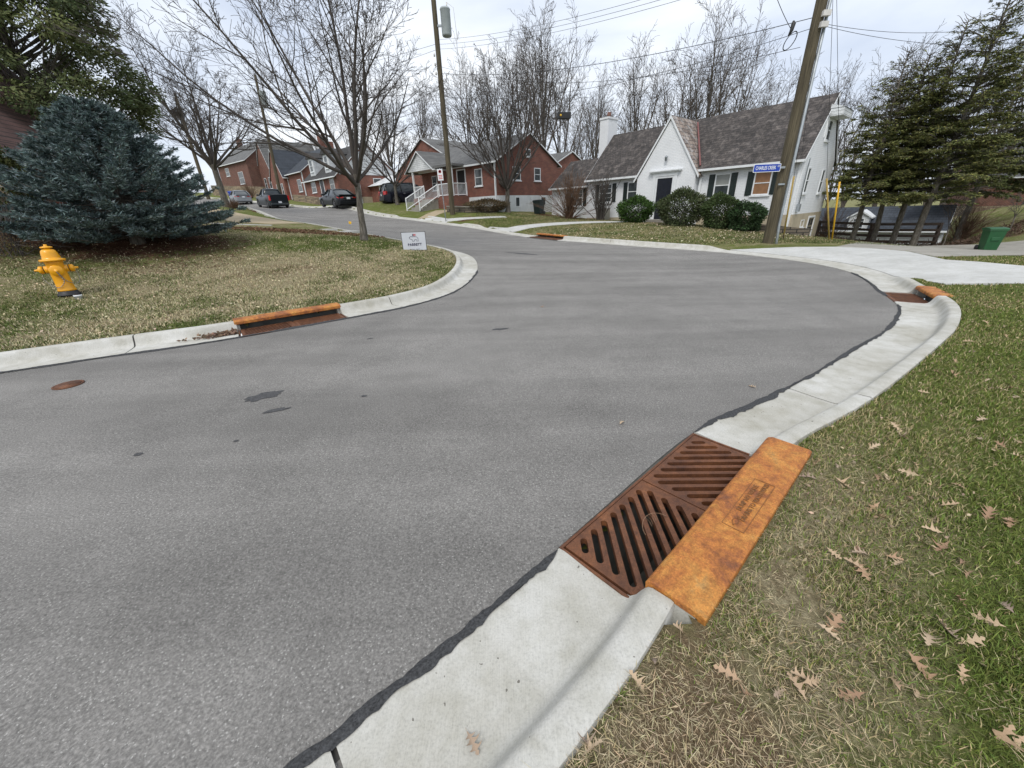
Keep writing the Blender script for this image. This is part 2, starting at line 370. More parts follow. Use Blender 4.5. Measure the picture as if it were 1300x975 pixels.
    M['found'] = simple('painted_foundation', (.42, .36, .26), .9, .12, 3, bs=.2)
    M['wfound'] = simple('white_foundation', (.66, .68, .68), .9, .1, 2.5, bs=.2)
    M['stone'] = brick('stone_wall', (.36, .28, .18), (.20, .15, .10), (.12, .10, .08), .8, rowh=.17, bw=.42, msz=.02)
    M['blockwall'] = brick('retaining_blocks', (.17, .14, .105), (.10, .085, .065), (.02, .02, .018), .9, rowh=.14, bw=.38, msz=.016)
    M['roof_x'] = brick('slate_roof', (.082, .070, .063), (.050, .044, .042), (.02, .018, .018), .6, axis='x', rowh=.115, bw=.19, msz=.010, mott=.38)
    M['roof_y'] = brick('slate_roof_pale', (.36, .29, .24), (.20, .15, .125), (.05, .045, .04), .6, axis='y', rowh=.2, bw=.34, msz=.016, mott=.6)
    M['shingle'] = brick('dark_shingles', (.060, .058, .056), (.040, .038, .038), (.022, .022, .022), .4, axis='x', rowh=.14, bw=.3)
    M['shingle_blue'] = brick('blue_grey_shingles', (.052, .062, .078), (.036, .044, .056), (.02, .024, .03), .4, axis='x', rowh=.14, bw=.3)
    M['shingle_grey'] = brick('grey_shingles', (.16, .16, .155), (.12, .12, .118), (.07, .07, .07), .4, axis='x', rowh=.14, bw=.3)
    M['shingle_red'] = brick('maroon_shingles', (.12, .065, .055), (.085, .05, .045), (.035, .025, .022), .4, axis='x', rowh=.14, bw=.3)
    M['trim'] = simple('white_trim', (.74, .76, .77), .5, .06, 4)
    M['siding'] = brick('white_siding', (.68, .70, .71), (.66, .68, .69), (.33, .34, .35), .6, rowh=.13, bw=9, msz=.01)
    M['shutter'] = simple('dark_green_shutter', (.012, .022, .02), .5, .3, 8)
    M['door_dk'] = simple('navy_door', (.008, .010, .018), .35, .3, 8)
    M['glass'] = simple('window_glass', (.045, .055, .058), .12, .35, 3, spec=.7)
    M['blind'] = simple('window_blind', (.27, .28, .265), .5, .12, 2.2)
    M['blind_brown'] = simple('brown_blind', (.26, .135, .065), .6, .15, 5)
    M['copper'] = simple('copper_valley', (.17, .06, .055), .6, .2, 3)
    M['black'] = simple('black_plastic', (.018, .018, .019), .5, .2)
    M['dark'] = simple('dark_interior', (.010, .010, .011), .7, .2)
    m, t, b = bsdf('pole_wood'); v = pos(t, True); mp = t.nodes.new('ShaderNodeMapping'); mp.inputs['Scale'].default_value = (30, 30, 1.1); t.links.new(v, mp.inputs[0])
    f = noise(t, mp.outputs[0], 1.3, 5, .65); bgn = noise(t, v, 1.1, 3)
    col = ramp(t, f, [(.3, (.028, .023, .015)), (.5, (.085, .070, .042)), (.72, (.15, .125, .080))]); col = mixc(t, .5, col, ramp(t, bgn, [(.3, g3(.6)), (.7, g3(1.3))]), 'MULTIPLY')
    t.links.new(col, b.inputs['Base Color']); b.inputs['Roughness'].default_value = .9; bump(t, b, f, .8, .02); M['pole'] = m
    m, t, b = bsdf('bark'); v = pos(t, True); mp = t.nodes.new('ShaderNodeMapping'); mp.inputs['Scale'].default_value = (14, 14, 3.5); t.links.new(v, mp.inputs[0])
    f = noise(t, mp.outputs[0], 1.2, 6, .7, .5); col = ramp(t, f, [(.3, (.045, .038, .030)), (.5, (.12, .105, .085)), (.7, (.24, .22, .19))])
    t.links.new(col, b.inputs['Base Color']); b.inputs['Roughness'].default_value = .95; bump(t, b, f, .9, .03); M['bark'] = m
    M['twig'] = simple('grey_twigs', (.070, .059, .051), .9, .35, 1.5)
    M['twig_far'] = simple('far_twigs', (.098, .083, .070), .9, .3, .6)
    M['twig_brown'] = simple('brown_twigs', (.13, .075, .045), .9, .35, 2)
    M['galv'] = simple('galvanised', (.33, .36, .38), .45, .2, 5, metal=.4)
    M['wire'] = simple('wire', (.03, .03, .035), .6, .1)
    M['xform'] = simple('transformer_paint', (.38, .42, .43), .5, .12, 3)
    M['ceramic'] = simple('porcelain', (.6, .58, .55), .3, .1)
    M['sblue'] = simple('sign_blue', (.012, .05, .36), .4, .1)
    M['swhite'] = simple('sign_white', (.74, .76, .77), .45, .04)
    M['sgrey'] = simple('sign_pale', (.58, .60, .64), .5, .04)
    M['ink'] = simple('navy_ink', (.03, .03, .07), .6, .1)
    M['sred'] = simple('sign_red', (.5, .03, .03), .5, .1)
    M['yellow'] = simple('guard_yellow', (.70, .40, .012), .45, .1, 5)
    M['oldyellow'] = simple('faded_yellow', (.42, .29, .07), .6, .25, 7)
    M['hyd'] = simple('hydrant_yellow', (.80, .36, .004), .38, .10, 7, bs=.12, bsc=50, coat=.2)
    M['chain'] = simple('chain', (.33, .31, .28), .45, .25, 20, metal=.5)
    M['binblk'] = simple('bin_black_green', (.012, .024, .024), .45, .2)
    M['bingrn'] = simple('bin_green', (.014, .085, .028), .42, .15, 4)
    M['fence'] = simple('brown_fence_wood', (.065, .045, .034), .85, .3, 6)
    M['leafdry'] = None
    m, t, b = bsdf('dry_leaf'); v = pos(t, True); oi = t.nodes.new('ShaderNodeObjectInfo'); f = noise(t, v, 40, 3)
    col = ramp(t, oi.outputs['Random'], [(.0, (.24, .14, .085)), (.35, (.40, .26, .16)), (.75, (.50, .38, .25)), (1., (.30, .22, .17))])
    col = mixc(t, .6, col, ramp(t, f, [(.3, g3(.7)), (.7, g3(1.2))]), 'MULTIPLY'); t.links.new(col, b.inputs['Base Color']); b.inputs['Roughness'].default_value = .8; M['leafdry'] = m
    # cars
    for k, c, r in (('car_black', (.004, .005, .007), .22), ('car_green', (.006, .010, .014), .25), ('car_silver', (.22, .235, .25), .3), ('car_navy', (.004, .005, .013), .22)):
        M[k] = simple(k, c, r+.08, .06, 2, metal=0., coat=.08, spec=.3)
    M['carglass'] = simple('car_glass', (.03, .038, .042), .10, .2, 2, spec=.6)
    M['tyre'] = simple('tyre', (.014, .014, .014), .8, .2); M['rim'] = simple('rim', (.35, .36, .37), .3, .1, metal=.6)
    M['tail'] = simple('tail_light', (.50, .02, .02), .25, .2, coat=.6); M['chrome'] = simple('chrome', (.6, .6, .62), .15, .05, metal=.9)
    M['plate'] = simple('licence_plate', (.6, .62, .65), .4, .1)
mk()
# ================================================================== drains (plan frames)
class Fr:                     # local frame on a kerb: a along the asphalt edge, o outwards
    def __init__(s, P, NN, A, s0, ln, sgn):
        ip = lambda q_: np.array([np.interp(q_, A, P[:, 0]), np.interp(q_, A, P[:, 1])]); s.p = ip(s0); q = ip(s0+ln)
        s.ex = (q-s.p)/np.linalg.norm(q-s.p); s.ln = ln; s.s0 = s0; s.s1 = s0+ln
        s.ey = np.array([s.ex[1], -s.ex[0]])*sgn; s.z = float(S(*(s.p+.5*(q-s.p)))); s.sgn = sgn
    def w(s, a, o): return s.p+s.ex*a+s.ey*o
def drain_frame(P, NN, A, x, y, ln, sgn):
    s0 = s_of(P, A, x, y); f = Fr(P, NN, A, s0, ln, sgn); return f
DR = [drain_frame(LL, NL, AL, .26, 1.47, 1.50, 1), drain_frame(LL, NL, AL, 6.52, 6.35, .95, 1), drain_frame(LL, NL, AL, 2.30, 18.9, 2.0, 1), drain_frame(RR, NR, AR, -3.80, 5.42, 1.5, -1)]
def in_drain(x, y, pad=0.):
    r = np.zeros(np.shape(x), bool)
    for f in DR:
        a = (x-f.p[0])*f.ex[0]+(y-f.p[1])*f.ex[1]; o = (x-f.p[0])*f.ey[0]+(y-f.p[1])*f.ey[1]
        r |= (a > -pad) & (a < f.ln+pad) & (o > 0.0-pad) & (o < (.575 if pad < .06 else .60+pad))
    return r

# ================================================================== ground sheet
def axis(a, b, lo, hi, st=.12, gr=1.09):
    mid = list(np.arange(lo, hi+1e-6, st)); l = []; d = st; x = lo
    while x > a: d *= gr; x -= d; l.append(x)
    r = []; d = st; x = hi
    while x < b: d *= gr; x += d; r.append(x)
    return np.array(l[::-1]+mid+r)
ax = axis(-900, 900, -11, 13, gr=1.055); ay = axis(-300, 1500, -.5, 17, gr=1.05)
XX, YY = np.meshgrid(ax, ay, indexing='ij'); xf = XX.ravel(); yf = YY.ravel()
near_m = (np.abs(xf) < 140) & (yf > -90) & (yf < 150)
gz = np.empty_like(xf); gz[near_m] = G(xf[near_m], yf[near_m])
cx_ = np.clip(xf[~near_m], -150, 150); cy_ = np.clip(yf[~near_m], -90, 160); gz[~near_m] = S(cx_, cy_)+.13
def blob(x, y, cx, cy, r, k=1.): return k*np.clip(1.15-np.sqrt((x-cx)**2+(y-cy)**2)/r, 0, 1)
def ell(x, y, cx, cy, rx, ry, ang, k=1.):
    a = R_(ang); u = (x-cx)*math.cos(a)+(y-cy)*math.sin(a); v = -(x-cx)*math.sin(a)+(y-cy)*math.cos(a)
    return k*np.clip(1.2-np.sqrt((u/rx)**2+(v/ry)**2), 0, 1)
f0 = DR[0]
def masks(x, y):
    a = (x-f0.p[0])*f0.ex[0]+(y-f0.p[1])*f0.ex[1]; o = (x-f0.p[0])*f0.ey[0]+(y-f0.p[1])*f0.ey[1]
    soil = np.clip(1.05-np.maximum(np.abs(a+.55)/1.0, np.abs(o-.86)/.40), 0, 1)*.95
    soil = np.maximum(soil, np.clip(1.0-np.maximum(np.abs(a-.7)/1.6, np.abs(o-.80)/.22), 0, 1)*.5)
    dry = .62*np.clip(1.2-np.maximum(np.abs(a-.5)/2.6, np.abs(o-.95)/.5), 0, 1)
    right = (x > .5) & (o > .4) & (y < 9); dry = np.where(right, dry-.20, dry)
    soil = np.maximum(soil, blob(x, y, -8.5, 7.5, .55, .55)); soil = np.maximum(soil, ell(x, y, -5.6, 9.6, 2.4, 1.1, 20, .55))
    dry = dry+np.where((x < -1) & (y > 4) & (y < 20), .16, 0)+ell(x, y, -4.8, 6.9, 3.2, .5, 38, .3)+ell(x, y, -5.4, 9.5, 3.4, 2.0, 20, .35)
    dry = dry-ell(x, y, -5.2, 13.2, 3.0, 1.6, 20, .3)-ell(x, y, -8.6, 6.3, 2.2, .8, 30, .22)
    mul = ell(x, y, -10.6, 11.6, 3.9, 2.6, 10, 1.0)
    mul = np.maximum(mul, ell(x, y, -8.2, 15.6, 3.4, .8, -12, .62)); mul = np.maximum(mul, ell(x, y, -17.5, 31, 2.3, 1.3, -30, .9))
    for (cx, cy, r) in ((8.9, 23.7, 3.0), (5.2, 28.2, 2.8), (11.4, 20.9, 2.2), (3.0, 31, 2.3), (-2.5, 27.5, 1.9)): mul = np.maximum(mul, blob(x, y, cx, cy, r*.75, .8))
    mul = np.maximum(mul, ell(x, y, 28, 22, 3, 1.2, 20, .5)); dry = dry+np.where((x > 1) & (y > 14), .12, 0)
    return np.stack([soil, dry, mul], 1)
gcol = masks(xf, yf)
na, nb = XX.shape; idx = np.arange(na*nb).reshape(na, nb)
Q = np.stack([idx[:-1, :-1], idx[1:, :-1], idx[1:, 1:], idx[:-1, 1:]], -1).reshape(-1, 4)
cxq = xf[Q].mean(1); cyq = yf[Q].mean(1); Q = Q[~in_drain(cxq, cyq, .02)]
# small relief in the grass
rel = (np.sin(xf*5.1+np.sin(yf*3.3)*2)+np.sin(yf*6.2+np.sin(xf*4.1)*2))*.006
lawnm = np.zeros_like(xf); dd, _ = sdist(xf[near_m], yf[near_m]); lawnm[near_m] = smooth((dd-.15)/.4)
struct(mesh_np('lawn', np.stack([xf, yf, gz+rel*lawnm], 1), Q, M['lawn'], smooth_=True, col=gcol))

# ================================================================== draped sheets
def cdt(poly, step, holes=(), extra=None):
    poly = [tuple(map(float, p)) for p in poly]; vs_ = [Vector(p) for p in poly]; ed = [(i, (i+1) % len(poly)) for i in range(len(poly))]
    for h in holes:
        b = len(vs_); vs_ += [Vector(tuple(map(float, p))) for p in h]; ed += [(b+i, b+(i+1) % len(h)) for i in range(len(h))]
    P = np.array(poly)
    if step:
        if extra is not None: g = extra
        else:
            gx, gy = np.meshgrid(np.arange(P[:, 0].min()+step/2, P[:, 0].max(), step), np.arange(P[:, 1].min()+step/2, P[:, 1].max(), step)); g = np.stack([gx.ravel(), gy.ravel()], 1)
        ok = inside(P, g[:, 0], g[:, 1])
        for h in holes: ok &= ~inside(np.array(h), g[:, 0], g[:, 1])
        g = g[ok]; vs_ += [Vector((float(a), float(b))) for a, b in g]
    v, e, f, *_ = delaunay_2d_cdt(vs_, ed, [], 0, 1e-5)
    V = np.array([(q.x, q.y) for q in v]); Fc = [tuple(q) for q in f]
    ctr = np.array([V[list(q)].mean(0) for q in Fc]); ok = inside(P, ctr[:, 0], ctr[:, 1])
    for h in holes: ok &= ~inside(np.array(h), ctr[:, 0], ctr[:, 1])
    return V, [q for q, k in zip(Fc, ok) if k]
def sheet(name, poly, mat, zf, step=.6, holes=(), th=.0, extra=None):
    V, Fc = cdt(poly, step, holes, extra); z = zf(V[:, 0], V[:, 1]); b = MB(); b.v = [(a, c, d) for (a, c), d in zip(V, z)]
    b.f = list(Fc); b.m = [0]*len(Fc); b.sm = [True]*len(Fc)
    if th:
        cnt = {}
        for q in Fc:
            for i in range(len(q)):
                k = (q[i], q[(i+1) % len(q)]); cnt[k] = 1
        for (i, j) in list(cnt):
            if (j, i) not in cnt:
                k = len(b.v); b.v += [(V[i][0], V[i][1], z[i]), (V[j][0], V[j][1], z[j]), (V[j][0], V[j][1], z[j]-th), (V[i][0], V[i][1], z[i]-th)]
                b.f.append((k, k+1, k+2, k+3)); b.m.append(0); b.sm.append(False)
    return b.build(name, mat, fix=False)
roadpoly = np.vstack([LL+NL*.18, (RR+NR*.18)[::-1]])
# thin out points to keep the triangulation light
def thin(P, keep=.5):
    o = [P[0]]
    for p in P[1:]:
        if np.linalg.norm(p-o[-1]) > keep*(1 if np.linalg.norm(p) < 25 else 3): o.append(p)
    return o
gx, gy = np.meshgrid(np.arange(-13, 9, .45), np.arange(-3, 24, .45)); g1_ = np.stack([gx.ravel(), gy.ravel()], 1)
gx, gy = np.meshgrid(np.arange(-66, 10, 2.), np.arange(-16, 84, 2.)); g2_ = np.stack([gx.ravel(), gy.ravel()], 1); g2_ = g2_[(g2_[:, 0] < -13.5) | (g2_[:, 1] > 24.5) | (g2_[:, 1] < -3.4)]
def rect(f, a0, a1, o0, o1): return [tuple(f.w(a0, o0)), tuple(f.w(a1, o0)), tuple(f.w(a1, o1)), tuple(f.w(a0, o1))]
# notch the road polygon round each drain: pull its edge back to the asphalt line there
def notch(P, NN, A, sgn):
    o = []
    for i in range(len(P)):
        d = .18
        for f in DR:
            if f.sgn == sgn and f.s0-.12 < A[i] < f.s1+.12: d = -.01
        o.append(P[i]+NN[i]*d)
    return np.array(o)
poly = thin(notch(LL, NL, AL, 1), .2)+thin(notch(RR, NR, AR, -1), .2)[::-1]
road = struct(sheet('road', poly, M['asphalt'], lambda x, y: S(x, y), 1, extra=np.vstack([g1_, g2_])))

# ================================================================== kerbs
PROF = [(-.0, -.10, 0), (.0, .012, 0), (.03, .016, 0), (.22, .006, 0), (.355, .004, 0), (.388, .014, .10), (.412, .045, .5), (.430, .084, .9), (.446, .114, 1.), (.458, .130, 1.), (.474, .137, 1.), (.550, .138, 1.), (.563, .133, 1.), (.567, .112, 1.), (.568, -.2, 0)]
def sweep(name, P, NN, A, hv, s0, s1, mat, dz=0., jit=0.):
    ss = np.unique(np.r_[s0, A[(A > s0+.02) & (A < s1-.02)], s1]); X = np.stack([np.interp(ss, A, P[:, 0]), np.interp(ss, A, P[:, 1])], 1)
    n_ = np.stack([np.interp(ss, A, NN[:, 0]), np.interp(ss, A, NN[:, 1])], 1); h = np.interp(ss, A, hv); rng = random.Random(int(s0*10)); b = MB(); k = len(PROF)
    V = []
    jt = 0.
    for i in range(len(ss)):
        jt = .7*jt+rng.uniform(-1, 1)*jit
        for j, (d, z, q) in enumerate(PROF):
            d2 = d+(jt if j in (1, 2) else 0)*1.; p = X[i]+n_[i]*d2
            zz = z if z < .013 else .012+(z-.012)*h[i]
            V.append((p[0], p[1], zz+dz))
    V = np.array(V); V[:, 2] += S(V[:, 0], V[:, 1])
    f = [(i*k+j, i*k+j+1, (i+1)*k+j+1, (i+1)*k+j) for i in range(len(ss)-1) for j in range(k-1)]
    b.add(V, f, 0, False)
    for i in range(len(b.sm)): b.sm[i] = True
    b.add(V[:k], [tuple(range(k))]); b.add(V[-k:], [tuple(range(k))[::-1]])
    o = b.build(name, mat); e = o.modifiers.new('e', 'EDGE_SPLIT'); e.split_angle = R_(55); return struct(o)
def kerb_line(P, NN, A, hv, sgn, s_from, s_to, joints):
    cuts = sorted([(f.s0-(.02 if f is not DR[0] else .0), f.s1+.02) for f in DR if f.sgn == sgn]); cur = s_from; runs = []
    for a, b in cuts: runs.append((cur, a)); cur = b
    runs.append((cur, s_to))
    for a, b in runs:
        js = [j for j in joints if a+.4 < j < b-.4]; last = js[-1] if js else a
        while last+4.5 < b-1: last += 3.; js.append(last)
        ed = [a]+js+[b]
        for i in range(len(ed)-1): sweep('kerb', P, NN, A, hv, ed[i]+(.009 if i else 0), ed[i+1]-(.009 if i < len(ed)-2 else 0), M['kerb'], jit=.004)
        sweep('kerb_joint', P, NN, A, hv, a+.02, b-.02, M['joint'], dz=-.014)
jl = [s_of(LL, AL, *q) for q in ((-.66, .66), (2.55, 3.14), (6.0, 5.78), (7.85, 9.2), (4.0, 16.8))]
kerb_line(LL, NL, AL, HLv, 1, AL[0], AL[-1]-3, jl)
jr = [s_of(RR, AR, *q) for q in ((-4.95, 4.78), (-1.95, 6.8))]
kerb_line(RR, NR, AR, HRv, -1, AR[0], AR[-1]-3, jr)
# tar seal over the asphalt / concrete joint, ragged on both sides
def tar(P, NN, A, s0, s1, w0, w1, name, seed):
    rng = random.Random(seed); ss = np.arange(s0, s1, .022); X = np.stack([np.interp(ss, A, P[:, 0]), np.interp(ss, A, P[:, 1])], 1); n_ = np.stack([np.interp(ss, A, NN[:, 0]), np.interp(ss, A, NN[:, 1])], 1)
    V = []; a = b = 0.
    for i in range(len(ss)):
        a = .93*a+rng.uniform(-1, 1)*.006; b = .88*b+rng.uniform(-1, 1)*.0075+(.014 if rng.random() < .05 else 0)-(.01 if rng.random() < .05 else 0)
        tp = min(1, (i+1)/14, (len(ss)-i)/14)**.6
        for d, z in ((-(w0-a)*tp, .004), (-w0*.5*tp, .011), (w1*.4*tp, .019), ((w1+b)*tp, .0195)):
            p = X[i]+n_[i]*d; V.append((p[0], p[1], z))
    V = np.array(V); V[:, 2] += S(V[:, 0], V[:, 1]); k = 4
    f = [(i*k+j, i*k+j+1, (i+1)*k+j+1, (i+1)*k+j) for i in range(len(ss)-1) for j in range(k-1)]
    bb = MB(); bb.add(V, f, 0, True); struct(bb.build(name, M['tar']))
tar(LL, NL, AL, s_of(LL, AL, -6, -3.5), DR[0].s0-.01, .026, .024, 'tar_seal', 3)
tar(LL, NL, AL, DR[0].s1+.01, s_of(LL, AL, 6.3, 6.1), .032, .018, 'tar_seal', 5)
tar(LL, NL, AL, s_of(LL, AL, 6.7, 6.7), s_of(LL, AL, 7.8, 9), .03, .015, 'tar_seal', 8)
tar(RR, NR, AR, s_of(RR, AR, -14, 0), s_of(RR, AR, -.85, 10.5), .02, .008, 'tar_seal', 6)
# dark repair patches on the asphalt
def splat(cx, cy, rx, ry, ang, seed, mat='patch', name='asphalt_patch', dz=.004):
    rng = random.Random(seed); a = R_(ang); pts = []
    for k in range(26):
        q = 2*math.pi*k/26; r = 1+rng.uniform(-.22, .22); u, v = rx*r*math.cos(q), ry*r*math.sin(q); pts.append((cx+u*math.cos(a)-v*math.sin(a), cy+u*math.sin(a)+v*math.cos(a)))
    struct(sheet(name, pts, M[mat], lambda x, y: S(x, y)+dz, 0))
for px, py, rx, ry, an, sd in ((335, 503, .16, .085, 30, 1), (351, 521, .10, .035, 20, 2), (176, 577, .03, .022, 0, 3), (470, 430, .05, .015, 30, 4), (635, 418, .12, .04, 10, 5), (300, 560, .02, .015, 0, 7), (462, 503, .03, .02, 0, 8), (663, 322, .6, .12, -30, 9)):
    p = hit(px, py); splat(p[0], p[1], rx, ry, an, sd)

# ================================================================== slabs, paths
def px_poly(pts, dz=.13): return [on(x, y, dz) for x, y in pts]
kb = []       # back of the kerb along the big driveway
for s in np.arange(s_d0, s_d1+.01, .5): kb.append(tuple(np.array([np.interp(s, AL, LL[:, 0]), np.interp(s, AL, LL[:, 1])])+np.array([np.interp(s, AL, NL[:, 0]), np.interp(s, AL, NL[:, 1])])*.54))
drv = kb+[on(1010, 314.5), on(1061, 314.2), on(1110, 316.5), on(1150, 320), on(1182, 327), on(1200, 331), on(1240, 333.5), on(1300, 339), on(1420, 346), on(1420, 362), on(1300, 361), on(1200, 361)]
struct(sheet('driveway', drv, M['slab'], lambda x, y: G(x, y)+.025, .5, th=.2))
old = [on(1061, 314.0), (17.0, 19.3), (19.8, 19.6), (24, 20.2), (29, 17.5), (26, 12.0), on(1250, 325.5), on(1185, 326.5), on(1150, 319.6), on(1110, 316.0)]
struct(sheet('old_driveway', old, M['old_slab'], lambda x, y: G(x, y)+.02, .7, th=.2))
def strip(name, pts, wd, mat, dz=.02, th=.12):
    P = spline(pts, .5); T = np.gradient(P, axis=0); T /= np.linalg.norm(T, axis=1)[:, None]; n_ = np.stack([-T[:, 1], T[:, 0]], 1)
    a = P+n_*wd/2; b = P-n_*wd/2; poly = [tuple(p) for p in a]+[tuple(p) for p in b[::-1]]
    return struct(sheet(name, poly, mat, lambda x, y: G(x, y)+dz, .4, th=th))
strip('sidewalk', [(.1, 23.1), (.9, 23.5), (2.4, 24.2), (4.6, 24.4), (6.6, 24.0), (8.0, 24.2)], 1.15, M['slab'])
strip('sidewalk', [(-1.2, 23.9), (-.4, 23.4), (.3, 22.9)], 1.1, M['slab'])
strip('sidewalk', [(-5.0, 28.2), (-3.6, 27.7), (-2.0, 27.6), (.0, 28.1)], .7, M['slab'])
strip('driveway_apron', [(-6.0, 29.4), (-4.9, 28.2), (-3.9, 27.0)], 1.5, M['slab'])
strip('garden_path', [(-5.6, 29.4), (-5.0, 31.0), (-4.7, 32.3)], 1.2, M['tan_path'])
strip('garden_path', [on(250, 283), on(300, 285), on(345, 286.4)], .35, M['slab'])
P0 = [on(247, 268.6), on(262, 276), on(300, 282.5), on(345, 284.6), on(386, 283.6), on(360, 280.5), on(320, 274), on(275, 265.5)]
struct(sheet('sandy_ground', P0, M['tan_path'], lambda x, y: G(x, y)+.02, .7, th=.1))
for q in ((416, 292.2, .30), (440, 294.6, .42)):
    p = on(q[0], q[1]); z = Gp(*p); b = MB(); b.box(-q[2]*1.3, q[2]*1.3, -q[2]*.8, q[2]*.8, -.1, .05); o = b.build('concrete_pad', M['slab'], bevel=.01, loc=(p[0], p[1], z)); o.rotation_euler = (0, 0, R_(-42))
    tag(o, 'small flat concrete pad in the verge, %s of the pair' % ('nearer the tree trunk' if q[0] > 430 else 'farther from the tree trunk'), 'concrete pad', 'flat pads in the verge')

# ================================================================== storm drains
def capsule(p, q, r, n=5):
    d = math.atan2(q[1]-p[1], q[0]-p[0]); o = []
    for c, a0 in ((q, d-math.pi/2), (p, d+math.pi/2)):
        for k in range(n+1): a = a0+math.pi*k/n; o.append((c[0]+r*math.cos(a), c[1]+r*math.sin(a)))
    return o
def grate(parent, a0, a1, o0, o1, sgn, sl, th=.035):
    """cast grate with diagonal slots; sl = +1/-1 slope direction"""
    holes = []; r = .0175; mg = .05; pitch = .073; wd = a1-a0; ht = o1-o0; c45 = math.cos(R_(45)); s45 = math.sin(R_(45))*sl
    A0, A1, O0, O1 = a0+mg, a1-mg, o0+mg*.8, o1-mg*.8
    for k in range(-12, 13):
        cxk = (a0+a1)/2+k*pitch*1.2; cyk = (o0+o1)/2; ts = []
        for t in np.linspace(-1, 1, 401):
            x = cxk+t*c45; y = cyk+t*s45
            if A0 <= x <= A1 and O0 <= y <= O1: ts.append(t)
        if len(ts) < 6: continue
        p = (cxk+ts[0]*c45, cyk+ts[0]*s45); q = (cxk+ts[-1]*c45, cyk+ts[-1]*s45); holes.append(capsule(p, q, r))
    V, Fc = cdt([(a0, o0), (a1, o0), (a1, o1), (a0, o1)], 0, holes)
    V = [(x, y*sgn*-1 if False else y) for x, y in V]
    b = MB(); n = len(V); b.v = [(x, y, 0) for x, y in V]+[(x, y, -th) for x, y in V]; b.f = list(Fc)+[tuple(i+n for i in q[::-1]) for q in Fc]
    ed = {}
    for q in Fc:
        for i in range(len(q)): ed[(q[i], q[(i+1) % len(q)])] = 1
    for (i, j) in list(ed):
        if (j, i) not in ed: b.f.append((j, i, i+n, j+n))
    b.m = [0]*len(b.f); b.sm = [False]*len(b.f)
    return b.build('grate', M['rust_dk'], parent)
